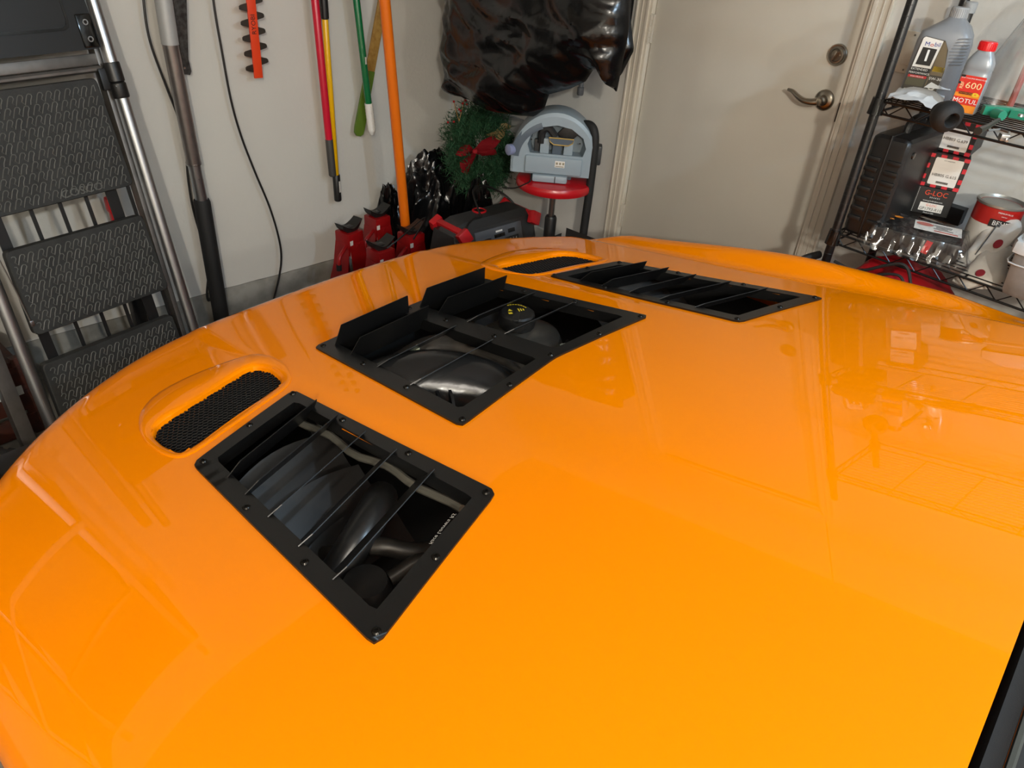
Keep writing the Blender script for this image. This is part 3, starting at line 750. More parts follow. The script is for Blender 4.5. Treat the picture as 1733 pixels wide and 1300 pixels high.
t, a, b = pole('green_pole', 'glossy green pole with a white textured hand grip', ((589, -120), (630, 228)), [('shaft', 0, .84, .0155, gn)], y=1.10)
d = (b-a).normalized(); p = a.lerp(b, .825); L = (b-p).length
g = MB(); g.tube([p+d*L*k/20 for k in range(21)], [.0182+.0008*(k % 2) if k < 18 else .0182-.0030*(k-17) for k in range(21)], 14); gp = g.build('grip', M_wht, t, local=False)
g = MB()
for k in range(8):
    for sgn in (-1, 1): g.tube([p+d*(L*(.05+k*.1))+Vector((sgn*.015, -.0105, 0)), p+d*(L*(.10+k*.1))+Vector((-sgn*.005, -.0182, 0))], .0018, 5)
g.build('grip_rib', M_wht, gp, local=False)['kind'] = 'stuff'
g = MB(); g.box(b-d*.022+Vector((0, -.0135, 0)), (.009, .002, .016), bev=.001); g.build('hang_hole', M_blk, gp, local=False)
g = MB(); q = a.lerp(b, .60); g.M = frame(q+Vector((.002, -.0158, 0)), (1, .1, 0), -d); g.box((0, 0, 0), (.008, .03, .0006)); g.build('sticker', M_lab, t, local=False)
# wooden stake dipped in olive paint
t = thing('wooden_stake', 'flat wooden stake with an olive green end behind the green pole', 'stake', at(606, 233, 1, 1.15))
a, b = at(668, -110, 1, 1.15), at(606, 230, 1, 1.15); d = (b-a).normalized(); L = (b-a).length; M = frame2(a, (1, 0, .0), -d)
Ls = L*.655
g = MB(); g.M = M; g.box((0, -Ls/2, 0), (.046, Ls, .014), bev=.004); g.build('wood_shaft', wd, t, local=False)
g = MB(); g.M = M; P = [(-.0232, -Ls), (-.026, -L+.04), (-.023, -L+.012), (-.010, -L), (.010, -L), (.023, -L+.012), (.026, -L+.04), (.0232, -Ls)]
g.prism([(x, y, -.0065) for x, y in P], (0, 0, .013)); g.build('painted_end', ol, t, local=False, smooth=0)
# orange pole down to the floor
t, a, b = pole('orange_pole', 'thick glossy orange pole standing in front of the corner by the jack stands', ((640, -120), (697, 500)), [('shaft', 0, .995, .0235, og), ('end_cap', .985, 1, .0215, M_blk)], y=.90)
# red and black tool behind the ladder
t = thing('red_black_tool', 'red and black plastic tool on the floor behind the ladder', 'tool', (-1.75, 1.08, 0))
g = MB(); g.box((0, 0, .30), (.05, .06, .60), bev=.01); g.build('tool_body', M_blk, t)
g = MB(); g.box((.0, -.005, .70), (.045, .05, .06), bev=.012); g.box((0, 0, .63), (.03, .03, .1), bev=.004); g.build('red_handle', M_red, t)

# ---- jack stands
M_sad = mat('black_saddle', '191918', .35, bump=.2, bscale=60)
def jack_stand():
    t = thing('jack_stand', '', 'jack stand', (0, 0, 0), 0, 'red jack stands by the corner')
    H = .375
    # four-sided tapered frame with cut-outs: side plates with arch windows, and a ladder front
    def side(name, rotz, arch):
        R = Matrix.Rotation(rotz, 4, 'Z'); g = MB(); bt, tp_ = .105, .046
        tilt = math.atan2(bt-tp_, H)
        M = R @ Matrix.Translation((0, -bt, 0)) @ Matrix.Rotation(-tilt, 4, 'X') @ Matrix.Rotation(PI/2, 4, 'X')
        hh = math.hypot(H, bt-tp_)
        O = [(-bt, 0), (-bt+.03, 0), (bt-.03, 0), (bt, 0), (tp_*1.05, hh*.66), (tp_*.95, hh), (-tp_*.95, hh), (-tp_*1.05, hh*.66)]
        if arch: I = [[Vector((.042*math.cos(PI*k/16), .015+(.14 if 0 < k < 16 else .0)+.042*math.sin(PI*k/16))) for k in range(17)]]
        else: I = [[Vector((-.075, .02)), Vector((.075, .02)), Vector((.064, .085)), Vector((-.064, .085))], [Vector((-.060, .10)), Vector((.060, .10)), Vector((.048, .17)), Vector((-.048, .17))]]
        g.M = M; flat_plate(g, [Vector(p) for p in O], I, -.002, .002)
        return g.build(name, M_redp, t, smooth=0)
    for k, a in enumerate((0, PI)): side('frame_plate', a, True)
    for k, a in enumerate((PI/2, -PI/2)): side('frame_plate', a, False)
    g = MB(); g.box((0, 0, H-.005), (.094, .094, .11), bev=.008); g.lathe([(0, 0), (.016, 0), (.016, .004), (0, .004)], (.01, -.048, H-.02), (PI/2, 0, 0), 16); g.build('neck', M_redp, t)
    g = MB(); g.box((0, 0, H+.035), (.040, .032, .07), bev=.003); g.build('ratchet_bar', M_eng, t)
    g = MB(); rows = []
    for i in range(13):
        x = -.062+.124*i/12; z = H+.066+.030*abs(x/.062)**1.6; wv = .034-.006*abs(x/.062)
        rows.append([(x, -wv, z), (x*.9, -wv*.8, z-.036+.014*abs(x/.062)), (x*.9, wv*.8, z-.036+.014*abs(x/.062)), (x, wv, z)])
    V = g.grid(rows, cyc=True); g.face(V[0]); g.face(V[-1][::-1]); g.build('saddle', M_sad, t, smooth=40)
    g = MB(); g.tube(smooth_path([(-.04, -.02, H-.01), (-.075, -.035, H-.02), (-.112, -.045, H-.04), (-.122, -.048, H-.075)], 5), .009, 10); hn = g.build('handle', M_redp, t)
    g = MB(); g.tube([(-.122, -.048, H-.072), (-.123, -.048, H-.10)], .0125, 12); g.build('handle_tip', M_rub, hn)
    g = MB(); g.box((-.034, -.0480, H-.025), (.018, .0015, .085)); st = g.build('sticker', M_lab, t)
    g = MB()
    for k in range(3): g.box((-.034, -.0490, H-.052+.018*k), (.009, .0006, .008))
    g.build('sticker_print', M_ink, st)
    g = MB()
    for s in (-1, 1): g.box((s*.095, 0, .006), (.03, .21, .012), bev=.003)
    g.build('foot_bar', M_redp, t)
    return t
js = jack_stand()
L_ = ['red jack stand nearest the wall, left of the others, black saddle raised', 'red jack stand at the back beside the orange pole, behind the front one', 'red jack stand in front of the orange pole, lowest saddle', 'red jack stand half hidden behind the left side of the grey radio']
for i, (x, y, rz, dzz) in enumerate([(-.80, .955, .22, 0), (-.585, 1.04, .10, 0), (-.795, .705, .10, .0), (-.575, .775, .05, -.02)]):
    o = js if i == 0 else copy_tree(js)
    o.location = (x, y, 0); o.rotation_euler = (0, 0, rz); o['label'] = L_[i]

# ---- jobsite radio
rx0, rx1, ry0, ry1, rz = -.575, -.085, .39, .65, .555
t = thing('jobsite_radio', 'dark grey jobsite radio with red handles and a button panel', 'radio', ((rx0+rx1)/2, (ry0+ry1)/2, 0), 0)
W_, D_ = rx1-rx0, ry1-ry0
g = MB(); sec = [(-D_/2+.03, 0), (-D_/2, .03), (-D_/2, rz-.20), (-D_/2+.055, rz-.030), (-D_/2+.085, rz), (D_/2-.075, rz), (D_/2-.03, rz-.05), (D_/2, rz-.16), (D_/2, .03), (D_/2-.03, 0)]
rows = []
for x, s, dzz in [(-W_/2, .82, .04), (-W_/2+.035, .96, .01), (-W_/2+.07, 1, 0), (W_/2-.07, 1, 0), (W_/2-.035, .96, .01), (W_/2, .82, .04)]:
    rows.append([(x, y*s, min(z, rz-dzz*1.2) if z > .1 else z+.0) for y, z in sec])
V = g.grid(rows, cyc=True); g.face(V[0]); g.face(V[-1][::-1]); body = g.build('radio_body', M_dgry, t, smooth=25)
a = Vector((0, -D_/2, rz-.20)); b = Vector((0, -D_/2+.055, rz-.030)); up = (b-a).normalized()
PM = frame((a+b)/2+Vector((-.0, -.004, -.012)), (1, 0, 0), up)
g = MB(); g.M = PM; g.box((0, -.0, 0), (.285, .175, .01), bev=.004); fp = g.build('control_panel', mat('mid_grey_panel', '50545a', .5), t)
g = MB(); g.M = PM; g.box((0, .048, .006), (.064, .016, .003), bev=.001); g.build('display', M_blkg, fp)
g = MB(); g.M = PM; g.box((0, .068, .0055), (.040, .008, .001)); g.build('name_plate', M_wht, fp)
for x, nm in ((-.075, 'power_button'), (.075, 'audio_button')):
    g = MB(); g.M = PM; g.box((x, .038 if x < 0 else .056, .006), (.042, .018, .004), bev=.003); g.build(nm, M_blk, fp)
for x, n_, rws in ((-.065, 3, 2), (.070, 4, 2)):
    g = MB(); g.M = PM; g.box((x, .008, .006), (.085, .046, .003), bev=.003); g.build('button_pad', M_blk, fp)
    for r in range(rws):
        for k in range(n_):
            g = MB(); g.M = PM; bx = x+(k-(n_-1)/2)*.018; by = .018-.020*r
            g.text(str((k+1+r*n_) % 10), .013, Matrix.Translation((bx, by, .0085))); g.build('button_mark', M_wht, fp, smooth=0)
g = MB(); g.M = PM; g.lathe([(.021, 0), (.021, .010), (.018, .013), (0, .013)], (.002, .008, .004), n=28); g.build('tuning_knob', M_blkg, fp)
g = MB(); g.lathe([(.034, 0), (.034, .004), (.031, .006), (.026, .006), (.024, .002), (.024, 0)], (-.02, .03, rz), n=36); rg = g.build('red_ring', M_red, t)
g = MB(); g.lathe([(0, .003), (.024, .003)], (-.02, .03, rz), n=28); g.build('ring_cover', M_blk, rg)
for s in (-1, 1):
    g = MB()
    g.box((s*(W_/2-.028), 0, rz-.028), (.030, .17, .026), rot=(0, s*.35, 0), bev=.006)
    for q in (-1, 1): g.box((s*(W_/2-.030), q*.10, rz-.04), (.058, .034, .06), rot=(q*.3, s*.5, 0), bev=.006)
    g.build('carry_handle', M_red, t)
    g = MB(); g.box((s*(W_/2-.022), 0, .22), (.012, .24, .30), rot=(0, 0, 0), bev=.006); g.build('side_guard', M_blk, t)
g = MB(); g.tube(smooth_path([Vector(p)-t.location for p in [(-.56, .38, .25), (-.55, .37, .42), (-.53, .43, .53), (-.46, .47, .562), (-.40, .48, .562), (-.37, .53, .565), (-.33, .62, .63), (-.22, .64, .62), (-.13, .58, .56), (-.08, .50, .45)]], 8), .0045, 8); g.build('power_cord', M_blk, t)
g = MB(); g.tube(smooth_path([at(700, 405, 1, .60), at(690, 372, 1, .74) if False else at(720, 368, 1, .66), at(690, 392, 1, .60), at(676, 404, 1, .58), at(655, 420, 1, .58)], 6), .0035, 8)
tag(g.build('thin_cord', M_blk), 'thin black cord running from the grey radio to the jack stands', 'cord')

# ---- crumpled bags
def crease(q):
    # long sharp folds: upper and lower envelopes of warped triangle waves
    q = q+noise.noise_vector(q*.6)*.55
    def tri(v, k): t = (v/k) % 1.0; return abs(t-.5)*2
    a = tri(q.x*.5+q.y*1.0, 1.15); b = tri(q.x*.9-q.y*.75+q.z*.4, 1.9); c = tri(q.x*.15+q.y*1.3+q.z*.3, 1.4); e = tri(q.x*1.1+q.y*.2-q.z, 1.6)
    return max(a, b)-min(c, e)*.9+.12*noise.noise(q*2.3)+.10*(1-2*abs(noise.noise(q*1.3)))
def blob(name, c, s, amp, m, label=None, cat=None, sub=5, fr=3.0, seed=0, cut=None, group=None, parent=None):
    g = MB(); bmesh.ops.create_icosphere(g.bm, subdivisions=sub, radius=1)
    for v in g.bm.verts:
        n = v.co.normalized(); p = n*fr+Vector((seed, seed*2, seed*3))
        r = 1; f = 1; am = amp
        r += am*(crease(p)-.5)*1.3
        v.co = Vector((n.x*s[0]*r, n.y*s[1]*r, n.z*s[2]*r))+Vector(c)
        if cut is not None: v.co.z = max(cut, v.co.z); v.co.y = min(v.co.y, WY-.012); v.co.x = min(v.co.x, -.012)
    if parent: return g.build(name, m, parent, smooth=28, local=False)
    o = g.build(name, m, None, smooth=28)
    # origin at the base
    zmin = min(v.co.z for v in o.data.vertices); off = Vector((c[0], c[1], zmin)); o.data.transform(Matrix.Translation(-off)); o.location = off
    return tag(o, label, cat, group)
def sheet(name, poly, M, depth, m, parent=None, step=.02, seed=0, amp=.02, fr=9, back=True, local=False, dir_=(1, .6)):
    """crumpled sheet or pillow: poly in the local plane (x,y), bulging along +z; closed behind by a flat back"""
    g = MB(); g.M = M
    P = resample(poly, max(24, int(sum((Vector(poly[i])-Vector(poly[i-1])).length for i in range(len(poly)))/step)))
    pts = [p.copy() for p in P]; n = len(pts); ed = [(i, (i+1) % n) for i in range(n)]; pl = [tuple(p) for p in P]
    xs = [p.x for p in P]; ys = [p.y for p in P]
    def dist(x, y):
        q = Vector((x, y)); return min((q-p).length for p in P)
    x = min(xs)
    while x < max(xs):
        y = min(ys)
        while y < max(ys):
            jx = x+random.uniform(-.3, .3)*step; jy = y+random.uniform(-.3, .3)*step
            if inpoly(jx, jy, pl) and dist(jx, jy) > step*.6: pts.append(Vector((jx, jy)))
            y += step
        x += step
    vo, _, fo, _, _, _ = delaunay_2d_cdt(pts, ed, [], 0, 1e-6)
    def z(p):
        d = dist(p.x, p.y); q = Vector((p.x*dir_[0], p.y*dir_[1], seed))*fr
        h = depth*min(1, (d/(depth*1.2+1e-6)))**.5 if depth else 0
        w = crease(q)*amp
        return h+w*min(1, d/.03+.15)
    T = [g.v((p.x, p.y, z(p))) for p in vo]
    F = [f for f in fo if inpoly(*(sum((vo[i] for i in f), Vector((0, 0)))/len(f)), pl)]
    for f in F: g.face([T[i] for i in f])
    if back:
        B = {}
        for f in F:
            for i in f:
                if i not in B: B[i] = g.v((vo[i].x, vo[i].y, -.004 if depth else T[i].co.z*0-.002))
            g.face([B[i] for i in f][::-1])
        for i in range(n):
            if i in B and (i+1) % n in B: g.face([T[i], B[i], B[(i+1) % n], T[(i+1) % n]])
    return g.build(name, m, parent, smooth=40, local=local)
# covered object hanging on the right wall
t = thing('covered_wall_item', 'black bin bags draped over something mounted high on the wall by the corner', 'covered object', (-.10, .5, 1.0))
BX = -.36
Mw = frame((BX+.0, 0, 0), (0, -1, 0), (0, 0, 1))     # local x = -y world, local y = z, +z = towards -x
def wp(px, py, X=BX): p = at(px, py, 0, X); return (-p.y, p.z)
poly = [wp(*q) for q in [(757, -190), (754, -60), (763, 0), (765, 30), (758, 75), (765, 120), (757, 158), (790, 166), (838, 190), (880, 196), (904, 197), (920, 185), (928, 160), (965, 150), (990, 138), (1003, 118), (1018, 118), (1030, 138), (1043, 155), (1050, 120), (1062, 60), (1066, 0), (1075, -200)]]
sheet('draped_bag', poly, Mw, .10, M_bag, t, step=.013, seed=2, amp=.026, fr=7.5, dir_=(.7, 1.25))
poly = [wp(*q, -.10) for q in [(960, -200), (960, 60), (1030, 120), (1050, 128), (1072, 85), (1066, 30), (1075, -200)]]
sheet('draped_bag', poly, frame((-.10, 0, 0), (0, -1, 0), (0, 0, 1)), .03, M_bag, t, step=.015, seed=5, amp=.014, fr=9)
g = MB(); g.box((-.085, .48, 1.62), (.15, .80, .66), bev=.03); g.build('covered_frame', M_blk, t, local=False)
g = MB(); p = at(983, 148, 0, -.12); g.lathe([(0, -.03), (.012, -.03), (.014, -.026), (.014, .0), (.010, .002), (.010, .05)], p, n=14); g.build('foot', M_gry, t, local=False)
# heap of bags on the floor in the corner
blob('bin_bag', (-.27, 1.01, .32), (.19, .13, .37), .15, M_bag, 'large black bin bag slumped in the corner under the wreath', 'bag', seed=1, cut=.0, sub=6, fr=2.4)
blob('bin_bag', (-.47, 1.10, .25), (.07, .07, .29), .15, M_bag, 'narrow black bin bag between the orange pole and the wreath', 'bag', seed=4, cut=.0, sub=5, fr=2.6)
blob('bin_bag', (-.20, .725, .32), (.09, .05, .32), .15, M_bag, 'shiny black bin bag below the red bow, beside the red stool', 'bag', seed=8, cut=.0, sub=6, fr=2.4)

blob('bin_bag', (-.13, .93, .40), (.11, .06, .40), .12, M_bag, 'tall black bin bag directly behind the wreath, against the right wall', 'bag', seed=12, cut=.0, sub=5, fr=2.6)
# ---- wreath
wc = at(812, 252, 1, .80)
wr = thing('christmas_wreath', 'green artificial wreath with red berries and a red bow', 'wreath', wc, 0)
vx = r_.copy(); vy = u_.copy(); vz = -f_
vx = Vector((1, -.45, 0)).normalized(); vy = Vector((-.05, .25, 1)).normalized()
WMt = frame(wc, vx, vy)
g = MB(); R0 = .125
for k in range(13000):
    a = random.uniform(0, 2*PI); rr = R0+random.gauss(0, .034); zz = random.gauss(.01, .03)
    p = Vector((rr*math.cos(a)*.93, rr*math.sin(a)*1.12, zz)); d = Vector((random.gauss(0, 1), random.gauss(0, 1), random.gauss(.3, 1))).normalized()
    d = (d+Vector((math.cos(a), math.sin(a), 0))*.4).normalized(); L = random.uniform(.022, .042); s = d.orthogonal().normalized()*.0024
    tri_ = [WMt @ (p-s), WMt @ (p+s), WMt @ (p+d*L)]
    for q in tri_: q.x = min(q.x, -.008)
    g.face([g.v(q) for q in tri_])
fo_ = g.build('foliage', mat('fir_needles', '2f5a3d', .5, col2='1d3b22', vscale=30), wr, smooth=0, local=False, recalc=False); fo_['kind'] = 'stuff'
g = MB(); g.tube([WMt @ Vector((R0*.93*math.cos(a*PI/16), R0*1.12*math.sin(a*PI/16), 0)) for a in range(33)], .016, 8); g.build('wreath_ring', mat('dark_green_core', '14261a', .8), wr, local=False)
Wi = WMt.inverted()
def wl(px, py, dz_=.05):
    # point on the wreath plane seen at a pixel
    d = (at(px, py, 1, .8)-CAM).normalized(); n = WMt.to_3x3().col[2]; o = wc+n*dz_
    return CAM+d*((o-CAM).dot(n)/d.dot(n))
bm_ = mat('berry_red', 'a3121a', .25)
for (px, py) in [(779, 158), (789, 163), (788, 170), (783, 175), (790, 177), (768, 172), (777, 185), (780, 188), (758, 207), (768, 206), (792, 165)]:
    g = MB(); g.lathe([(0, -.0055), (.004, -.004), (.0056, 0), (.004, .004), (0, .0055)], wl(px, py, .058), n=10); g.build('berry', bm_, wr, local=False)
g = MB(); g.tube([wl(777, 205), wl(782, 185), wl(786, 168)], .002, 5); g.tube([wl(777, 205), wl(772, 188), wl(768, 172)], .002, 5); g.build('berry_twig', wd, wr, local=False)
rb = mat('red_felt', 'a50f1f', .8)
def petal(pts, z0=.06, dz1=.02):
    g = MB(); c = [wl(*p, z0+dz1*math.sin(i*1.7)) for i, p in enumerate(pts)]; m = sum(c, Vector())/len(c)+WMt.to_3x3().col[2]*.015
    cv = g.v(m); vs_ = [g.v(p) for p in c]
    for i in range(len(vs_)): g.face([cv, vs_[i], vs_[(i+1) % len(vs_)]])
    bmesh.ops.solidify(g.bm, geom=g.bm.faces[:], thickness=.002)
    return g
bow = petal([(803, 252), (815, 238), (830, 231), (846, 229), (848, 238), (838, 250), (822, 258), (808, 262)]).build('bow_loop', rb, wr, local=False, smooth=60)
petal([(803, 255), (795, 245), (786, 245), (776, 252), (771, 262), (780, 265), (795, 262)]).build('bow_loop', rb, wr, local=False, smooth=60)
petal([(800, 258), (806, 262), (798, 280), (790, 296), (780, 290), (778, 275), (786, 268)]).build('bow_tail', rb, wr, local=False, smooth=60)
petal([(808, 258), (838, 252), (842, 262), (815, 264)]).build('bow_tail', rb, wr, local=False, smooth=60)
g = MB(); g.lathe([(0, -.012), (.012, -.008), (.014, 0), (.012, .008), (0, .012)], wl(804, 256, .075), n=10); g.build('bow_knot', rb, wr, local=False)
tn = mat('tan_felt', 'b89a66', .8)
petal([(822, 228), (838, 222), (848, 212), (856, 216), (854, 230), (845, 238), (832, 232)], .05).build('tan_leaf', tn, wr, local=False, smooth=60)
petal([(845, 210), (856, 208), (868, 214), (864, 220), (852, 218)], .05).build('tan_leaf', tn, wr, local=False, smooth=60)

# ---- red stool, steam cleaner, hooked bar
sc = Vector((-.26, .185, 0)); p = at(936, 303, 0, sc.x); sz = p.z; sc.y = p.y-.01
t = thing('shop_stool', 'round red padded stool with a black gas post, next to the door', 'stool', sc)
g = MB(); g.lathe([(0, sz-.035), (.12, sz-.035), (.158, sz-.028), (.163, sz-.018), (.163, sz-.004), (.158, sz+.006), (.14, sz+.010), (0, sz+.012)], n=48); g.build('seat', mat('red_vinyl', 'b3121c', .3, coat=.3), t)
g = MB(); g.lathe([(0, .36), (.013, .36), (.013, sz-.035), (0, sz-.035)], n=16); g.build('gas_rod', M_steel, t)
g = MB(); g.lathe([(0, .10), (.026, .10), (.026, sz-.17), (.022, sz-.16), (.016, sz-.165), (0, sz-.165)], n=20); g.build('post', M_blk, t)
for k in range(5):
    a = k*2*PI/5+.3; g = MB(); g.tube([(.02*math.cos(a), .02*math.sin(a), .14), (.15*math.cos(a), .15*math.sin(a), .08)], [.018, .012], 8); lg = g.build('leg', M_blk, t)
    g = MB(); g.lathe([(0, -.012), (.028, -.012), (.03, 0), (.028, .012), (0, .012)], (.15*math.cos(a), .15*math.sin(a), .030), (PI/2, 0, a), 14); g.tube([(.15*math.cos(a), .15*math.sin(a), .03), (.15*math.cos(a), .15*math.sin(a), .08)], .006, 6); g.build('caster', M_rub, lg)
g = MB(); g.tube(smooth_path([(.0, 0, sz-.05), (.06, -.04, sz-.055), (.10, -.09, sz-.06)], 4), .006, 8); g.build('height_lever', M_blk, t)
# steam cleaner: half-moon body on the seat, facing the camera
M_sc = mat('blue_grey_plastic', '8c9aa3', .38); M_scd = mat('slate_plastic', '4e5a66', .35)
dv = Vector((CAM.x-sc.x, CAM.y-sc.y, 0)).normalized(); sx_ = Vector((-dv.y, dv.x, 0)); 
if sx_.dot(r_) < 0: sx_ = -sx_
rot_ = math.atan2(sx_.y, sx_.x)
t = thing('steam_cleaner', 'blue-grey half-moon steam cleaner sitting on the red stool', 'steam cleaner', (sc.x, sc.y, sz+.012), rot_)
# local: x right, y away from camera, z up
def halfmoon(w, h, k=24, z0=0):
    return [(-w, z0)]+[(-w*1.0*math.cos(PI*i/k), z0+.055+(h-.055)*math.sin(PI*i/k)) for i in range(k+1)]+[(w, z0)]
OX = -.012; HX = .178; HH = .250
pr = halfmoon(HX, HH, z0=.028)
g = MB(); rows = []
for y, s in [(.03, .80), (.06, .97), (.075, 1), (-.02, 1), (-.055, .99), (-.066, .95)][::-1]:
    rows.append([(OX+x*s, y, .028+(z-.028)*s+.0*(1-s)) for x, z in pr])
rows = [[(OX+x*s, y, .03+(z-.03)*s) for x, z in pr] for y, s in [(-.068, .93), (-.062, .985), (-.045, 1), (.06, 1), (.09, .93), (.10, .8)]]
V = g.grid(rows, cyc=True); g.face(V[-1])
# recessed bay rim: inner loop back into the body
inn = [(OX-.100, .112), (OX-.112, .145), (OX-.100, .185), (OX-.060, .215), (OX+.0, .228), (OX+.060, .218), (OX+.110, .185), (OX+.125, .145), (OX+.115, .112)]
I = resample(inn, len(pr)); 
body = g.build('shell', M_sc, t, smooth=45)
g = MB(); O = [Vector((x, z)) for x, z in [(OX+x*.93, .03+(z-.03)*.93) for x, z in pr]]
g.M = Matrix.Rotation(PI/2, 4, 'X'); flat_plate(g, O, [[Vector(p) for p in inn]], .060, .068); g.build('front_fascia', M_sc, t, smooth=0)
g = MB(); g.M = Matrix.Rotation(PI/2, 4, 'X')
g.grid([[(p[0], p[1], .062) for p in inn], [(OX+(p[0]-OX)*.9, p[1], .0) for p in inn]], cyc=True); g.poly([(OX+(p[0]-OX)*.9, p[1], .001) for p in inn]); g.build('accessory_bay', mat('bay_grey', '77848c', .45), t)
for k, x in enumerate((-.042, .008, .054)):
    g = MB(); g.box((OX+x, -.042, .138), (.038, .036, .066), bev=.006); g.build('accessory_socket', M_scd if k == 1 else M_sc, t)
g = MB(); g.box((OX-.074, -.03, .135), (.022, .02, .05), bev=.003); g.build('dark_nozzle', M_dgry, t)
g = MB(); g.tube(smooth_path([(OX-.058, -.05, .150), (OX-.056, -.052, .195), (OX-.032, -.055, .210), (OX-.002, -.055, .180)], 5), .015, 8); g.build('round_brush', M_rub, t)
g = MB(); g.box((OX+.050, -.055, .200), (.06, .014, .07), rot=(0, .75, 0), bev=.003); g.build('wedge_tool', M_blk, t)
g = MB(); g.M = Matrix.Translation((OX+.022, -.070, .170)); pts = [(-.05, 0, .012), (.05, 0, .012), (.046, 0, -.004), (.03, 0, -.014), (-.028, 0, -.014), (-.044, 0, -.004)]
g.prism(pts, (0, -.012, 0)); wt = g.build('window_nozzle', M_scd, t, smooth=0)
g = MB(); g.tube([(OX+.022+p[0], -.083, .170+p[2]) for p in pts+pts[:2]], .0022, 6); g.build('nozzle_rim', mat('mustard_rubber', 'b08f3c', .5), wt)
g = MB(); g.box((OX+.0, -.066, .068), (.235, .026, .072), bev=.010, seg=3); g.build('front_bumper', M_sc, t)
g = MB(); g.box((OX+.026, -.0802, .078), (.040, .001, .026)); lb = g.build('label_plate', M_lab, t)
g = MB()
for k in range(3):
    g.box((OX+.014+.013*k, -.081, .081), (.008, .0006, .009))
g.box((OX+.026, -.081, .069), (.034, .0006, .003)); g.build('label_print', mat('faint_print', '8c836c', .6), lb)
for s in (-1, 1):
    g = MB(); g.lathe([(0, 0), (.0035, 0)], (OX+s*.098, -.0685, .165), (PI/2, 0, 0), 10); g.build('screw_hole', M_ink, t)
g = MB(); rows = []
for th in [PI*(.98-.36*i/10) for i in range(11)]:
    rows.append([(OX+HX*1.015*math.cos(th)*a, y, .085+(HH-.083)*1.01*math.sin(th)*a) for a, y in ((.80, -.0705), (.90, -.071), (1.0, -.064), (1.0, .05))])
g.grid(rows); g.build('side_cover', M_scd, t)
g = MB(); g.lathe([(0, 0), (.020, 0), (.022, .004), (.022, .03), (.012, .034), (0, .034)], (OX-HX+.012, -.05, .115), (0, -PI/2, .7), 18); g.build('dial', mat('lilac_dial', '8088a8', .3), t)
g = MB(); g.box((OX-.01, -.055, .016), (.145, .075, .030), bev=.010); tr = g.build('foot_tray', M_sc, t)
g = MB(); g.box((OX+.012, -.0935, .016), (.003, .002, .028)); g.build('tray_gap', M_ink, tr)
g = MB(); g.box((OX, .02, .015), (.16, .10, .03), bev=.006); g.build('base', M_scd, t)
g = MB(); g.box((OX+HX+.004, .0, .11), (.022, .05, .08), bev=.008); g.build('side_vent', M_dgry, t)
g = MB(); g.tube(smooth_path([(OX-.085, -.06, .03), (OX-.088, -.10, .006), (OX-.11, -.12, -.004), (OX-.15, -.10, -.03), (OX-.20, -.05, -.05)], 5), .003, 6); g.build('mains_lead', M_blk, t)
# grey box behind, between wreath and cleaner
t = thing('hand_truck_handle', 'black foam-covered hooked bar standing between the stool and the door trim', 'handle bar', (-.36, -.03, 0))
X = -.20
g = MB(); pts = [at(967, 262, 0, X), at(972, 235, 0, X), at(979, 219, 0, X), at(990, 211, 0, X), at(1001, 214, 0, X), at(1006, 226, 0, X), at(1006, 250, 0, X), at(998, 320, 0, X), at(986, 405, 0, X)]
e = pts[-1]+(pts[-1]-pts[-2]).normalized()*.05; pts.append(Vector((e.x, e.y, .02)))
g.tube(smooth_path(pts, 6), .0175, 14); g.build('bar', M_rub, t, local=False)
g = MB(); g.box((-.36, -.035, .02), (.08, .08, .04), bev=.01); g.build('bar_base', M_blk, t, local=False)
g = MB(); g.tube([at(975, 320, 0, X), at(992, 330, 0, X)], .007, 8); g.build('cross_bar', M_blk, t, local=False)
g = MB(); p = at(867, 207, 0, -.02); g.box((-.014, p.y, p.z-.02), (.02, .16, .09), bev=.004); tag(g.build('wall_box', mat('grey_wall_box', '8c8c86', .5)), 'small grey plastic box on the wall left of the steam cleaner', 'box')

# ---- things on the floor at the far left behind the ladder
t = thing('spare_wheel', 'black tyre with tread lying at the left edge beyond the car', 'wheel', (-2.64, .30, 0))
g = MB(); g.lathe([(.20, .02), (.30, .01), (.325, .03), (.33, .11), (.325, .19), (.30, .21), (.20, .20), (.19, .11), (.20, .02)], n=64); tt = g.build('tyre_body', M_rub, t)
for k in range(40):
    a = 2*PI*k/40; g = MB(); g.box((.334*math.cos(a), .334*math.sin(a), .11), (.012, .032, .15), rot=(0, 0, a), bev=.003); g.build('tread_block', M_rub, tt)
t = thing('wooden_crate', 'dark reddish wooden crate with a pale label strip behind the ladder', 'crate', (-2.50, .95, 0), .1)
wdr = mat('dark_red_wood', '4a2216', .55, col2='2c140e', vscale=20)
for z in (.05, .15, .25): 
    g = MB(); g.box((0, -.15, z), (.5, .015, .08), bev=.003); g.build('slat', wdr, t)
for x in (-.24, .24):
    for y in (-.14, .14): 
        g = MB(); g.box((x, y, .16), (.03, .03, .32), bev=.003); g.build('corner_post', wdr, t)
g = MB(); g.box((.06, -.162, .20), (.34, .004, .035)); g.build('label_strip', mat('silver_label', 'b8bcbc', .4), t)
g = MB(); g.box((0, 0, .30), (.5, .3, .02), bev=.003); g.build('lid', wdr, t)

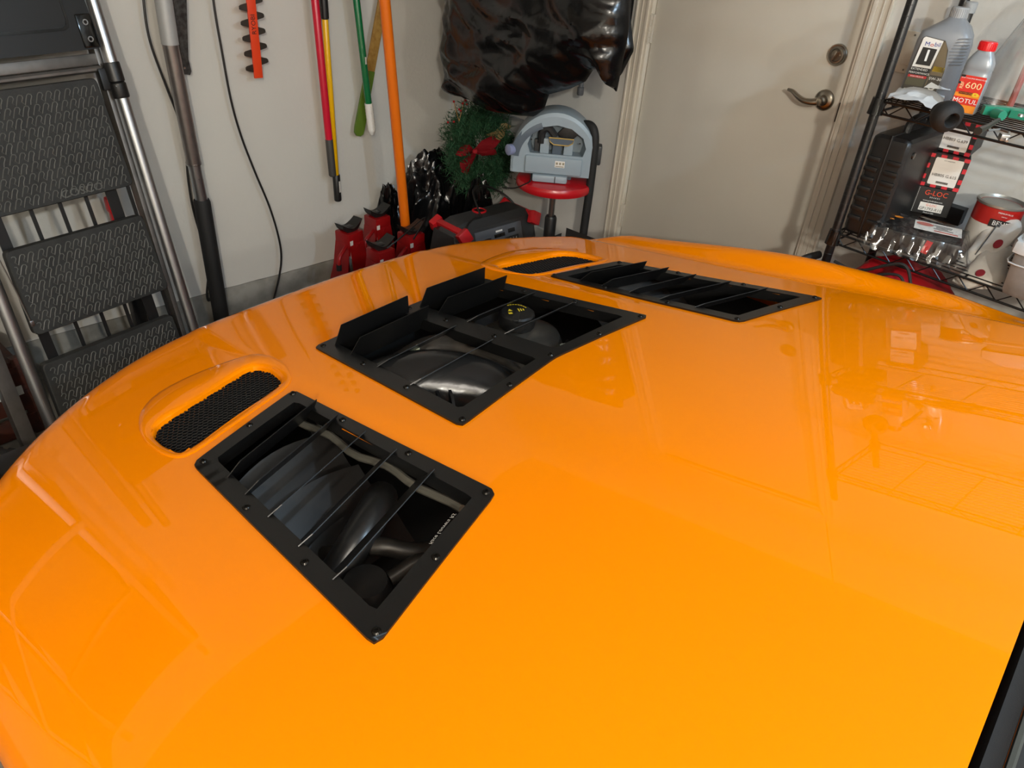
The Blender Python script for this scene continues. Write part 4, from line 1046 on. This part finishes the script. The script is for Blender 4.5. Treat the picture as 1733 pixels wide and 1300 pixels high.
# ================================================================== wire shelf by the door
SX0, SX1, SY0, SY1 = -.41, -.045, -1.085, -1.99
shf = thing('wire_shelf', 'black wire shelving unit standing right of the door', 'shelf', ((SX0+SX1)/2, (SY0+SY1)/2, 0))
M_wire = mat('black_wire_coating', '0f0f10', .28)
for x in (SX0, SX1):
    for y in (SY0, SY1):
        g = MB(); g.lathe([(0, 0), (.0127, 0), (.0127, 1.95), (.010, 1.96), (0, 1.96)], (x, y, 0), n=18); po = g.build('post', M_wire, shf, local=False, smooth=50)
        g = MB(); z = .0254
        while z < 1.94: g.lathe([(.0127, z-.0006), (.0131, z), (.0127, z+.0006)], (x, y, 0), n=18); z += .0254
        g.build('post_ring', mat('post_ring_grey', '2c2c2c', .4), po, local=False)['kind'] = 'stuff'
LV = [.17, .60, 1.028, 1.398, 1.85]
for z in LV:
    root = None
    g = MB()
    for x in (SX0, SX1):
        g.tube([(x, SY0-.01, z), (x, SY1+.01, z)], .0034, 8); g.tube([(x, SY0-.01, z-.030), (x, SY1+.01, z-.030)], .0034, 8)
    for y in (SY0, SY1):
        g.tube([(SX0+.01, y, z), (SX1-.01, y, z)], .0034, 8); g.tube([(SX0+.01, y, z-.030), (SX1-.01, y, z-.030)], .0034, 8)
    root = g.build('shelf_rim', M_wire, shf, local=False)
    for x in (SX0, SX1):
        n = 26; pts = [(x, SY0+(SY1-SY0)*i/n, z-(.030 if i % 2 else 0)) for i in range(n+1)]
        g = MB(); g.tube(pts, .0022, 6); g.build('zigzag_wire', M_wire, root, local=False)
    for y in (SY0, SY1):
        n = 10; pts = [(SX0+(SX1-SX0)*i/n, y, z-(.030 if i % 2 else 0)) for i in range(n+1)]
        g = MB(); g.tube(pts, .0022, 6); g.build('zigzag_wire', M_wire, root, local=False)
    for k in range(1, 15):
        x = SX0+(SX1-SX0)*k/15
        g = MB(); g.tube([(x, SY0, z+.002), (x, SY1, z+.002)], .0017, 6); g.build('wire', M_wire, root, local=False)
    for k in range(1, 5):
        y = SY0+(SY1-SY0)*k/5
        g = MB(); g.tube([(SX0, y, z-.002), (SX1, y, z-.002)], .0028, 6); g.build('cross_wire', M_wire, root, local=False)
    for x in (SX0, SX1):
        for y in (SY0, SY1):
            g = MB(); g.lathe([(.0127, -.034), (.021, -.034), (.0175, .008), (.0127, .008)], (x, y, z), n=18); g.build('collar', M_blkg, root, local=False)
Z1, Z2 = 1.403, 1.033
def face_cam(p):
    d = Vector((CAM.x-p[0], CAM.y-p[1], 0)).normalized(); return math.atan2(d.y, d.x)+PI/2   # local -y points to the camera
def FM(x=0, y=0, z=0): return Matrix.Translation((x, y, z)) @ Matrix.Rotation(PI/2, 4, 'X')     # local plane facing -y
# oil jug
p = (-.235, -1.135, Z1)
t = thing('oil_jug', 'grey five quart motor oil jug with a white, black and gold label', 'oil jug', p, face_cam(p)-.05); t.scale = (.77, .77, .70)
M_jug = mat('grey_jug_plastic', '7d8084', .35)
sec = [(0, .080, .052), (.012, .086, .058), (.19, .086, .058), (.225, .080, .054), (.255, .052, .046), (.272, .032, .032), (.28, .026, .026)]
g = MB(); rows = []
for z, a, b in sec:
    r = []
    for k in range(32):
        th = 2*PI*k/32; c, s = math.cos(th), math.sin(th); e = .45 if z < .24 else .8
        r.append((a*math.copysign(abs(c)**e, c)+(.012 if z > .25 else 0), b*math.copysign(abs(s)**e, s), z))
    rows.append(r)
V = g.grid(rows, cyc=True); g.face(V[0][::-1]); g.face(V[-1]); g.build('jug_body', M_jug, t, smooth=45)
g = MB(); g.lathe([(0, .275), (.027, .275), (.027, .31), (.024, .314), (0, .314)], (.012, 0, 0), n=28)
for k in range(28):
    a = 2*PI*k/28; g.box((.012+.0272*math.cos(a), .0272*math.sin(a), .293), (.002, .002, .03), rot=(0, 0, a))
g.build('jug_cap', mat('pale_grey_cap', '9a9c9d', .4), t)
for k in range(9):
    g = MB(); x0 = .028+.003*abs(k-4); g.tube([(x0, -.0585, .215-.011*k), (.055, -.059, .219-.011*k), (.078, -.054, .222-.011*k)], .0022, 6); g.build('grip_rib', M_jug, t)
yf = -.0592
g = MB(); g.M = FM(0, yf, 0); P = [(-.078, .012), (.0, .010), (.030, .012), (.034, .10), (.022, .175), (.004, .205), (-.058, .212), (-.066, .205)]
flat_plate(g, [Vector(q) for q in P], [], 0, .0008); lb = g.build('label', mat('jug_label_dark', '3a342a', .4), t, smooth=0)
def lab(parent, M, polys):
    for nm, P, m in polys:
        g = MB(); g.M = M; g.poly([(x, y, 0) for x, y in P]); g.build(nm, m, parent, smooth=0)
M_gold = mat('label_gold', '6d6049', .35, metal=.3); M_dk = mat('label_black', '0e0e0e', .4); M_rl = mat('label_red', 'b51c20', .4); M_yl = mat('label_yellow', 'd9b62a', .4)
L1 = FM(0, yf-.0012, 0); L2 = FM(0, yf-.0020, 0); 
lab(lb, L1, [('label_white', [(-.070, .105), (-.010, .105), (-.001, .203), (-.058, .210), (-.064, .204)], M_lab), ('label_gold', [(-.008, .085), (.032, .085), (.030, .12), (.018, .18), (.004, .203)], M_gold),
  ('label_black', [(-.072, .078), (-.013, .078), (-.011, .104), (-.070, .104)], M_dk), ('label_red', [(-.073, .068), (-.014, .068), (-.013, .077), (-.072, .077)], M_rl), ('label_yellow', [(-.004, .098), (.031, .098), (.031, .116), (-.002, .116)], M_yl),
  ('label_olive', [(-.075, .040), (-.016, .040), (-.0145, .067), (-.073, .067)], mat('label_olive', '4e4a34', .5)), ('label_stripe', [(-.0125, .012), (-.009, .012), (.002, .200), (-.001, .202)], M_gold)])
lab(lb, L2, [('one_panel', [(-.062, .114), (-.016, .114), (-.011, .173), (-.056, .175)], M_dk)])
L3 = FM(0, yf-.0028, 0)
blu = mat('label_blue', '1b2f86', .4)
g = MB(); g.M = L2; g.text('M', .021, Matrix.Translation((-.046, .186, 0))); g.text('bil', .021, Matrix.Translation((-.0145, .188, 0))); g.build('lettering', blu, lb, smooth=0)
g = MB(); g.M = L2; g.text('o', .021, Matrix.Translation((-.031, .186, 0))); g.build('lettering', M_rl, lb, smooth=0)
g = MB(); g.M = L3; g.text('1', .058, Matrix.Translation((-.035, .146, 0)), sx=1.25); g.text('EXTENDED', .0105, Matrix.Translation((-.044, .098, 0))); g.text('PERFORMANCE', .0095, Matrix.Translation((-.041, .085, 0))); g.text('HIGH MILEAGE', .0065, Matrix.Translation((-.044, .0722, 0))); g.text('5W-30', .0135, Matrix.Translation((.014, .073, 0)))
g.build('lettering', M_wht, lb, smooth=0)
g = MB(); g.M = L2; g.lathe([(.008, 0), (.0125, 0)], (.012, .045, 0), n=24); g.build('seal', M_lab, lb, smooth=0)
g = MB(); g.M = L2; g.lathe([(.002, 0), (.0055, 0)], (-.068, .022, 0), n=16); g.build('seal', M_lab, lb, smooth=0)
# second bottle behind
p = (-.110, -1.125, Z1)
t = thing('slim_bottle', 'black slim bottle with a grey cap behind the oil jug', 'bottle', p, face_cam(p)); t.scale = (.75, .75, .70)
g = MB(); g.lathe([(0, 0), (.045, 0), (.048, .01), (.048, .19), (.035, .225), (.018, .25), (.018, .29), (0, .29)], n=28, sy=.7); g.build('bottle_body', M_blk, t)
g = MB(); g.lathe([(0, .285), (.021, .285), (.022, .32), (.019, .323), (0, .323)], n=24); g.build('bottle_cap', MATS['pale_grey_cap'], t)
# brake fluid bottle
p = (-.350, -1.272, Z1)
t = thing('brake_fluid_bottle', 'silver brake fluid bottle with a red cap and red-orange label', 'bottle', p, face_cam(p)-.10); t.scale = (.90, .90, .80)
M_sil = mat('silver_bottle', '8e9499', .3, metal=.25)
g = MB(); rows = []
for z, a, b in [(0, .030, .024), (.006, .0355, .029), (.118, .0355, .029), (.124, .034, .0275), (.130, .0355, .029), (.150, .034, .028), (.168, .026, .023), (.182, .018, .018), (.188, .017, .017)]:
    rows.append([(a*math.copysign(abs(math.cos(2*PI*k/28))**.5, math.cos(2*PI*k/28)), b*math.copysign(abs(math.sin(2*PI*k/28))**.5, math.sin(2*PI*k/28)), z) for k in range(28)])
V = g.grid(rows, cyc=True); g.face(V[0][::-1]); g.face(V[-1]); g.build('bottle_body', M_sil, t, smooth=45)
g = MB(); g.lathe([(0, .182), (.0215, .182), (.0215, .204), (.020, .207), (0, .207)], n=28)
for k in range(24): a = 2*PI*k/24; g.box((.0217*math.cos(a), .0217*math.sin(a), .194), (.0016, .0016, .020), rot=(0, 0, a))
g.build('bottle_cap', mat('bright_red_cap', 'd0141a', .3), t)
org = mat('label_orange', 'dd8420', .4)
g = MB(); g.M = FM(0, -.0293, 0); flat_plate(g, [Vector(q) for q in [(-.031, .006), (.031, .006), (.031, .112), (-.031, .112)]], [], 0, .0006); lb = g.build('label', org, t, smooth=0)
La = FM(0, -.0305, 0); Lb = FM(0, -.0312, 0); Lc = FM(0, -.0319, 0)
lab(lb, La, [('label_red', [(-.031, .062), (.031, .062), (.031, .112), (-.031, .112)], mat('label_scarlet', 'c9291c', .4)), ('label_red', [(-.031, .028), (.031, .028), (.031, .050), (-.031, .050)], mat('label_scarlet', 'c9291c', .4))])
lab(lb, Lb, [('label_dark', [(-.022, .058), (.012, .058), (.012, .065), (-.022, .065)], mat('label_brown', '4a1d10', .4)), ('label_check', [(-.031, .106), (-.020, .106), (-.020, .112), (-.031, .112)], M_dk), ('label_check', [(-.031, .086), (-.026, .086), (-.026, .092), (-.031, .092)], M_dk)])
g = MB(); g.M = Lb; g.text('MOTUL', .0185, Matrix.Translation((0, .039, 0)) @ Matrix.Shear('XY', 4, (.15, 0)) if False else Matrix.Translation((0, .039, 0)), sx=.98); g.text('DOT 4 RACING BRAKE FLUID', .0048, Matrix.Translation((.003, .104, 0))); g.build('lettering', M_wht, lb, smooth=0)
g = MB(); g.M = Lb; g.text('600', .026, Matrix.Translation((.007, .084, 0)), sx=1.05); g.text('RBF', .0125, Matrix.Translation((-.0215, .083, 0)) @ Matrix.Rotation(PI/2, 4, 'Z')); g.build('lettering', mat('pale_gold_print', 'e6cf9a', .4), lb, smooth=0)
g = MB(); g.M = Lc; g.text('FACTORY LINE', .0045, Matrix.Translation((-.005, .0615, 0))); g.build('lettering', org, lb, smooth=0)
g = MB(); g.M = Lb; g.lathe([(.003, 0), (.009, 0)], (.019, .060, 0), n=20, sy=.7); g.build('disc_print', M_yl, lb, smooth=0)
# clear plastic bag behind it
M_clr = film('clear_film', .20, .25)
t = thing('clear_bag', 'clear plastic bag with a faded red piece inside, standing behind the brake fluid bottle', 'bag', (-.20, -1.31, Z1))
g = MB(); rows = []
for z, a in [(0, .062), (.05, .070), (.12, .070), (.18, .056), (.23, .040), (.27, .022), (.285, .006)]:
    rows.append([((a*.8+.006*noise.noise(Vector((k*.9, z*30, 1))))*math.cos(2*PI*k/36), (a+.010*noise.noise(Vector((k*.7, z*24, 5))))*math.sin(2*PI*k/36)-z*.10, z) for k in range(36)])
g.grid(rows, cyc=True); g.build('film', M_clr, t, smooth=30)
g = MB(); g.lathe([(0, .150), (.020, .150), (.020, .19), (0, .195)], (.02, -.02, 0), n=20); g.tube([(.02, -.02, 0), (.02, -.02, .15)], .008, 10); g.build('inner_cap', mat('faded_red_cap', 'a8524f', .4), t)
# black rubber cup, paper, clamp
p = at(1598, 194, 2, Z1+.033)
t = thing('rubber_cup', 'black rubber cup lying on its side in front of the brake fluid bottle', 'cup', p)
ax = Vector((-.55, -.75, -.15)).normalized(); MM = ax.to_track_quat('Z', 'Y').to_matrix().to_4x4()
g = MB(); g.lathe([(0, -.026), (.018, -.026), (.021, -.022), (.0225, -.012), (.030, -.006), (.0345, .006), (.0335, .020), (.026, .030), (.017, .033), (.0135, .028), (.013, .005), (0, .003)], R=MM, n=32); g.build('cup_body', M_rub, t, smooth=60)
t = thing('paper_sheet', 'creased white paper lying on the upper wire shelf beside the post', 'paper', (-.30, -1.13, Z1))
g = MB(); rows = []
A_, B_, C_, D_2 = Vector((-.41, -1.10, .010)), Vector((-.14, -1.045, .012)), Vector((-.14, -1.16, .012)), Vector((-.455, -1.255, .012))
for i in range(13):
    r = []
    for j in range(13):
        u, v = i/12, j/12; q = A_*(1-u)*(1-v)+B_*u*(1-v)+C_*u*v+D_2*(1-u)*v
        q = q+Vector((-.035, -.008, -.006))+Vector((.01*noise.noise(q*40), .012*noise.noise(q*35+Vector((5, 0, 0))), .010*(1-2*abs(noise.noise(Vector((q.x*22, q.y*22, 3)))))+.012*math.sin(v*3.1)))
        r.append((q.x, q.y, Z1+max(.001, q.z)))
    rows.append(r)
g.grid(rows); pp = g.build('sheet', mat('white_paper', 'd6d8d8', .6), t, local=False, smooth=30)
g = MB(); q = Vector((-.26, -1.165, Z1+.03)); g.poly([q+Vector((-.04, .02, 0)), q+Vector((.0, -.035, .0)), q+Vector((.02, .0, .035))]); g.build('folded_corner', MATS['white_paper'], t, local=False, smooth=0)
t = thing('ground_clamp', 'green-handled metal clamp with dark jaws lying on the upper shelf', 'clamp', (-.36, -1.42, Z1))
grn = mat('green_clamp', '1f7d62', .4); M_jaw = mat('tarnished_jaw', '3f3d38', .4, metal=.7)
g = MB(); g.M = Matrix.Translation((-.36, -1.42, Z1+.012)) @ Matrix.Rotation(-.95, 4, 'Z')
g.prism([(-.09, .028, 0), (-.03, .040, 0), (.03, .030, 0), (.10, .040, 0), (.10, .058, 0), (.02, .055, 0), (-.04, .062, 0), (-.09, .048, 0)], (0, 0, .02)); g.build('upper_handle', grn, t, smooth=0, local=False)
g = MB(); g.M = Matrix.Translation((-.36, -1.42, Z1+.012)) @ Matrix.Rotation(-.95, 4, 'Z')
g.prism([(-.03, .030, 0), (.02, .0, 0), (.05, -.02, 0), (.10, -.01, 0), (.10, .012, 0), (.05, .008, 0), (.0, .050, 0)], (0, 0, .018)); g.build('lower_handle', grn, t, smooth=0, local=False)
g = MB(); a = at(1655, 178, 2, Z1+.02); 
g.tube([at(1683, 192, 2, Z1+.02), at(1697, 196, 2, Z1+.022)], [.012, .011], 12); g.build('handle_end', grn, t, local=False)
g = MB(); g.tube([at(1655, 222, 2, Z1+.014), at(1672, 214, 2, Z1+.016), at(1690, 203, 2, Z1+.018)], [.009, .006, .005], 8); g.build('jaw', M_jaw, t, local=False)
g = MB(); g.tube([at(1672, 221, 2, Z1+.01), at(1693, 219, 2, Z1+.012), at(1708, 224, 2, Z1+.012), at(1704, 239, 2, Z1+.008)], .0028, 6); g.box(at(1699, 232, 2, Z1+.010), (.02, .018, .014), rot=(0, 0, .6), bev=.002); g.build('spring_clip', M_steel, t, local=False)
g = MB(); g.lathe([(0, 0), (.007, 0), (.006, .005), (0, .006)], at(1727, 197, 2, Z1+.034), n=12); g.build('rivet', M_steel, t, local=False)
# tool case standing on edge
t = thing('tool_case', 'black ribbed plastic tool case standing on edge at the left of the shelf', 'tool case', (-.23, -1.145, Z2))
g = MB(); g.box((0, 0, .142), (.33, .105, .284), bev=.022, seg=3); g.build('case_shell', M_blk, t)
g = MB(); g.box((-.0, .0, .142), (.336, .006, .290), bev=.003); g.build('case_seam', M_ink, t)
for k in range(7):
    for s in (-1, 1):
        g = MB(); g.box((-.166, s*.028, .05+.028*k), (.010, .038, .014), bev=.004); g.build('rib', M_blk, t)
g = MB(); g.tube(smooth_path([(-.08, 0, .275), (-.07, 0, .31), (.0, 0, .318), (.07, 0, .31), (.08, 0, .275)], 5), .010, 8); g.build('handle', M_blk, t)
g = MB(); g.lathe([(0, 0), (.010, 0), (.009, .003), (0, .004)], (-.12, -.0525, .24), (PI/2, 0, 0), 16); g.build('stud', M_blkg, t)
# brake pad boxes
def carton(name, label, bl, br, z0, h, depth, m, group=None):
    A, B = at(*bl, 2, z0), at(*br, 2, z0); wdt = (B-A).length; mid = (A+B)/2; rz_ = math.atan2(B.y-A.y, B.x-A.x)
    t = thing(name, label, 'box', (mid.x, mid.y, z0), rz_, group)
    g = MB(); g.box((0, depth/2, h/2), (wdt, depth, h), bev=.0012, seg=1); b = g.build('carton', m, t, smooth=0)
    return t, b, wdt
M_bbox = mat('black_carton', '141414', .45); M_side = mat('grey_carton_side', '7d7a74', .5); M_orl = mat('print_orange_red', 'd9441f', .5)
t, b, wd_ = carton('tray_box', 'flat black box under the stack of brake pad boxes', (1524, 353), (1621, 383), 1.036, .05, .22, M_bbox)
t, b, wd_ = carton('brake_pad_box', 'black brake pad box with orange logo, lowest of the stacked boxes', (1537.8, 357), (1601.5, 369.6), 1.088, .078, .15, M_bbox, 'stacked brake pad boxes')
M1 = FM(0, -.0008, 0); M2 = FM(0, -.0014, 0)
lab(b, M1, [('label_white', [(-.030, .010), (.032, .010), (.032, .034), (-.030, .034)], M_lab)])
g = MB(); g.M = M1; g.text('G-LOC', .020, Matrix.Translation((.002, .062, 0))); g.build('lettering', M_orl, b, smooth=0)
g = MB(); g.M = M1; g.text('B R A K E S', .0055, Matrix.Translation((.002, .050, 0))); g.text('1-800-001-1000' if False else 'www.g-locbrakes.com', .0058, Matrix.Translation((0, .040, 0))); g.text('Made in USA', .0052, Matrix.Translation((0, .005, 0)))
for k in range(16): g.box((-wd_/2+.006, .004+.0046*k, 0), (.0008, .0026, .0003))
g.build('lettering', M_wht, b, smooth=0)
g = MB(); g.M = M2; g.text('GP1793-R10', .0115, Matrix.Translation((.001, .0165, 0))); g.build('lettering', M_ink, b, smooth=0)
g = MB(); g.M = M2; g.text('G-LOC', .0095, Matrix.Translation((.001, .0275, 0))); g.build('lettering', M_orl, b, smooth=0)
def checks(b, wdt, h):
    n = 7
    for k in range(n):
        for (x, y) in ((-wdt/2+wdt*(k+.5)/n, .005), (-wdt/2+wdt*(k+.5)/n, h-.005)):
            if k % 2 == 0: g = MB(); g.M = M1; g.box((x, y, 0), (wdt/n, .010, .0003)); g.build('check_print', M_rchk, b, smooth=0)
    for k in range(1, 5):
        for s in (-1, 1):
            if k % 2: g = MB(); g.M = M1; g.box((s*(wdt/2-.005), h*(k+.5)/6+.004, 0), (.010, h/7, .0003)); g.build('check_print', M_rchk, b, smooth=0)
M_rchk = mat('print_crimson', 'c4202e', .5)
t, b, wd_ = carton('brake_pad_box', 'red and black chequered box labelled HB805, middle of the stacked boxes', (1554.4, 312), (1620.9, 325.5), 1.167, .092, .17, M_bbox, 'stacked brake pad boxes')
checks(b, wd_, .092)
lab(b, FM(.003, -.0012, 0), [('label_white', [(-.034, .008), (.034, .008), (.036, .012), (.036, .080), (.034, .084), (-.034, .084), (-.036, .080), (-.036, .012)], M_lab)])
g = MB(); g.M = FM(.003, -.0018, 0); g.text('HB805 G.615', .0115, Matrix.Translation((0, .036, 0))); g.text('auto components', .004, Matrix.Translation((0, .078, 0)))
for k in range(26): g.box((-.014+.0012*k, .0165, 0), (.0006 if k % 3 else .001, .006, .0002))
g.build('lettering', M_ink, b, smooth=0)
t, b, wd_ = carton('brake_pad_box', 'red and black chequered box labelled HB803, topmost of the stacked boxes', (1578, 252), (1640, 266), 1.261, .088, .17, M_bbox, 'stacked brake pad boxes')
checks(b, wd_, .088)
lab(b, FM(0, -.0012, 0), [('label_white', [(-.034, .008), (.034, .008), (.036, .012), (.034, .066), (-.034, .066), (-.036, .012)], M_lab)])
g = MB(); g.M = FM(0, -.0018, 0); g.text('HB803 G.639', .0115, Matrix.Translation((0, .036, 0)))
for k in range(26): g.box((-.014+.0012*k, .0165, 0), (.0006 if k % 3 else .001, .006, .0002))
g.build('lettering', M_ink, b, smooth=0)
# cellophane-wrapped black part
t = thing('wrapped_part', 'black car part sealed in shiny clear film with a paper label, at the shelf front', 'package', (-.33, -1.28, Z2), -1.30)
g = MB(); g.box((0, .0, .030), (.22, .15, .056), bev=.008); wb = g.build('wrapped_body', M_blk, t)
M_film = film('crinkled_film', .10)
g = MB(); rows = []
for i in range(45):
    x = -.145+.29*i/44; r = []
    for j in range(37):
        v = j/36; y = -.115+.21*v
        e = min(1, min((.145-abs(x))/.035, (y+.115)/.040, (.095-y)/.02)); e = max(0, e)
        z = .004+.058*ss(e)+(.009*crease(Vector((x*60, y*60, 2)))-.003)*(1.7-ss(e))
        r.append((x, y, max(.002, z)))
    rows.append(r)
g.grid(rows); g.build('film', M_film, t, smooth=20)
g = MB(); g.box((.04, .01, .0635), (.12, .075, .001), rot=(0, 0, .05)); lb = g.build('paper_label', M_lab, t)
g = MB(); g.lathe([(0, 0), (.022, 0)], (.005, .022, .0646), n=24, sy=.7); g.box((.062, -.018, .0645), (.06, .008, .0006)); g.build('label_red_print', mat('faded_red_print', 'b8675c', .5), lb)
g = MB()
for k in range(4): g.box((.05+.004*(k % 2), .03-.010*k, .0645), (.05-.01*(k % 3), .003, .0006))
g.build('label_black_print', M_ink, lb)
for x, y, r in ((-.065, .035, .012), (-.08, .005, .007)):
    g = MB(); g.lathe([(0, 0), (r, 0)], (x, y, .0635), n=20, sy=.7); g.build('orange_sticker', org, t)
g = MB(); g.box((.03, -.0765, .034), (.016, .002, .036), rot=(0, .15, 0)); g.build('red_tag', M_rl, t)
# paint can
p = at(1686, 342, 2, 1.19); p = Vector((-.175, -1.408, Z2))
t = thing('paint_can', 'red and white quart paint can with a worn silver lid', 'paint can', p, face_cam(p)); t.scale = (.90, .90, .95)
g = MB(); g.lathe([(0, 0), (.066, 0), (.066, .100), (0, .100)], n=40); g.build('can_body', mat('can_white', 'c3bfb6', .45), t)
g = MB(); g.lathe([(.0662, .095), (.0664, .146), (0, .140)], n=40); g.build('can_red_band', mat('can_red', 'a01a14', .4), t)
g = MB(); g.lathe([(.066, .143), (.070, .146), (.070, .152), (.064, .154), (.061, .148), (.058, .145), (0, .147)], n=40); g.build('can_lid', mat('worn_lid', 'a9a8a2', .35, metal=.8), t)
g = MB()
n = 12
for k in range(n):
    pass
g.M = FM(.020, -.0672, 0); g.text('BEHR', .019, Matrix.Translation((0, .104, 0))); g.text('PREMIUM PLUS', .006, Matrix.Translation((.002, .135, 0))); g.text('ULTRA PURE WHITE' if False else 'interior', .005, Matrix.Translation((.002, .126, 0))); g.build('lettering', M_wht, t, smooth=0)
g = MB(); g.M = FM(.020, -.0666, 0); g.box((0, .104, 0), (.062, .022, .0006)); g.build('logo_panel', M_ink, t)
# folded white gloves with red badges
t = thing('work_gloves', 'pair of folded white gloves with small red badges in front of the paint can', 'gloves', (-.30, -1.45, Z2))
M_glv = mat('off_white_fabric', 'c9c4bb', .75, bump=.3, bscale=120)
gm = frame2((-.29, -1.435, Z2+.004), (-.35, -.9, 0), (.55, -.05, .62))
P1 = [(-.055, -.04), (-.02, -.055), (.03, -.05), (.055, -.02), (.045, .05), (.05, .12), (.03, .145), (-.035, .150), (-.045, .10), (-.04, .04)]
g1 = sheet('glove', P1, gm, .016, M_glv, t, step=.010, amp=.004, fr=14, seed=3)
gm2 = frame2((-.33, -1.47, Z2+.003), (-.2, -.95, .1), (.75, .1, .35))
P2 = [(-.06, -.055), (-.02, -.075), (.035, -.065), (.06, -.02), (.04, .04), (.045, .10), (-.03, .11), (-.04, .03)]
g2 = sheet('glove', P2, gm2, .016, M_glv, t, step=.010, amp=.004, fr=14, seed=6)
for gg, M_, (x, y) in ((g1, gm, (.030, .055)), (g2, gm2, (.0, -.035))):
    g = MB(); g.M = M_; g.lathe([(0, 0), (.014, 0), (.013, .0015), (0, .002)], (x, y, .0205), n=20, sx=.8); bd = g.build('badge', mat('badge_crimson', '8c1f2c', .5), gg, local=False)
g = MB(); g.M = gm; g.box((-.005, .06, .019), (.0025, .10, .002)); g.box((.0, .11, .020), (.005, .016, .002), rot=(0, 0, .3)); g.build('seam_print', M_gry, g1, local=False)
# translucent storage bin
t = thing('storage_bin', 'frosted grey plastic storage bin with a pale lid at the right edge of the shelf', 'storage bin', (-.255, -1.635, Z2), .04)
M_frost = mat('frosted_plastic', '8b9093', .45, alpha=.88, bump=.2, bscale=60, col2='6f7375', vscale=14)
g = MB(); rows = []
for z, s in ((0, .90), (.01, .93), (.115, 1), (.13, 1)):
    rows.append([(p.x*s, p.y*s, z) for p in resample(rsamp([(-.20, -.11), (.18, -.11), (.18, .11), (-.20, .11)], .025, 4), 60)])
V = g.grid(rows, cyc=True); g.face(V[0][::-1]); g.build('bin_body', M_frost, t, smooth=40)
g = MB(); O = resample(rsamp([(-.208, -.118), (.188, -.118), (.188, .118), (-.208, .118)], .028, 4), 60)
g.grid([[(p.x*s, p.y*s, z) for p in O] for z, s in ((.112, 1), (.135, 1), (.140, .985), (.140, .93), (.165, .80), (.168, .76))], cyc=True)
g.poly([(p.x*.76, p.y*.76, .168) for p in O]); g.build('bin_lid', mat('frosted_lid', 'b7bcbf', .35), t, smooth=40)
g = MB(); g.tube([(p.x*1.002*.985, p.y*1.002*.985, .085) for p in O]+[(O[0].x*.987, O[0].y*.987, .085)], .002, 6, cap=False); g.build('bin_rib', MATS['frosted_lid'], t)
# red bag on the shelf below
blob('red_bag', (-.26, -1.27, .79), (.165, .19, .17), .10, mat('red_nylon', 'a3121c', .45, bump=.2, bscale=300), 'crumpled red nylon bag with black piping under the wrapped package', 'bag', seed=2, sub=5, fr=1.6)
rbag = [o for o in bpy.data.objects if o.name == 'red_bag'][0]
g = MB(); X = -.46
g.tube(smooth_path([at(x, y, 0, -.445) for x, y in [(1412, 442), (1440, 456), (1465, 457), (1500, 449), (1525, 447), (1537, 457), (1541, 480), (1545, 510)]], 6), [.0045]*43, 8)
g.build('black_piping', M_rub, rbag, local=False)
g = MB(); g.tube(smooth_path([at(x, y, 0, -.45) for x, y in [(1470, 468), (1500, 464), (1522, 467), (1530, 482), (1532, 505)]], 6), .004, 8); g.build('black_piping', M_rub, rbag, local=False)
blob('dark_duffel', (-.25, -1.68, .74), (.16, .17, .13), .05, M_rub, 'dark grey soft bag under the storage bin', 'bag', seed=9, sub=4, fr=1.6)
# black curved hoop beside the left post
g = MB(); g.tube(smooth_path([(-.43, -.92, .0+.62), (-.44, -.97, .86), (-.42, -1.02, .92), (-.36, -1.04, .93)], 6), .012, 10)
hp = g.build('hose_loop', M_rub); tag(hp, 'black rubber hose loop leaning beside the left shelf post', 'hose')

# unseen storage rack added along the tool wall for the near wing to reflect
t = thing('added_storage_rack', 'aluminium storage rack with dark bins, added out of view to reflect in the paint', 'rack', (-3.35, .93, 0))
for x in (-.75, 0, .75):
    for y in (-.22, .22):
        g = MB(); g.box((x, y, 1.15), (.045, .03, 2.3), bev=.003); g.build('upright', M_alu, t)
for z in (.35, .95, 1.55, 2.2):
    g = MB(); g.box((0, 0, z), (1.6, .5, .03), bev=.004); sh = g.build('rack_shelf', mat('pale_shelf_board', 'b9ad95', .6), t)
for i, (x, z) in enumerate([(-.4, .37), (.38, .37), (-.4, .97), (.38, .97), (-.4, 1.57), (.38, 1.57)]):
    b = thing('added_rack_bin', 'dark grey plastic bin on the added storage rack, row %s, %s side' % (('bottom', 'middle', 'top')[i//2], ('left', 'right')[i % 2]), 'bin', (-3.35+x, .93, z))
    g = MB(); g.box((0, 0, .17), (.60, .40, .34), bev=.02); g.build('bin_body', M_dgry, b)
    g = MB(); g.box((0, 0, .35), (.63, .43, .03), bev=.01); g.build('bin_lid', M_blk, b)
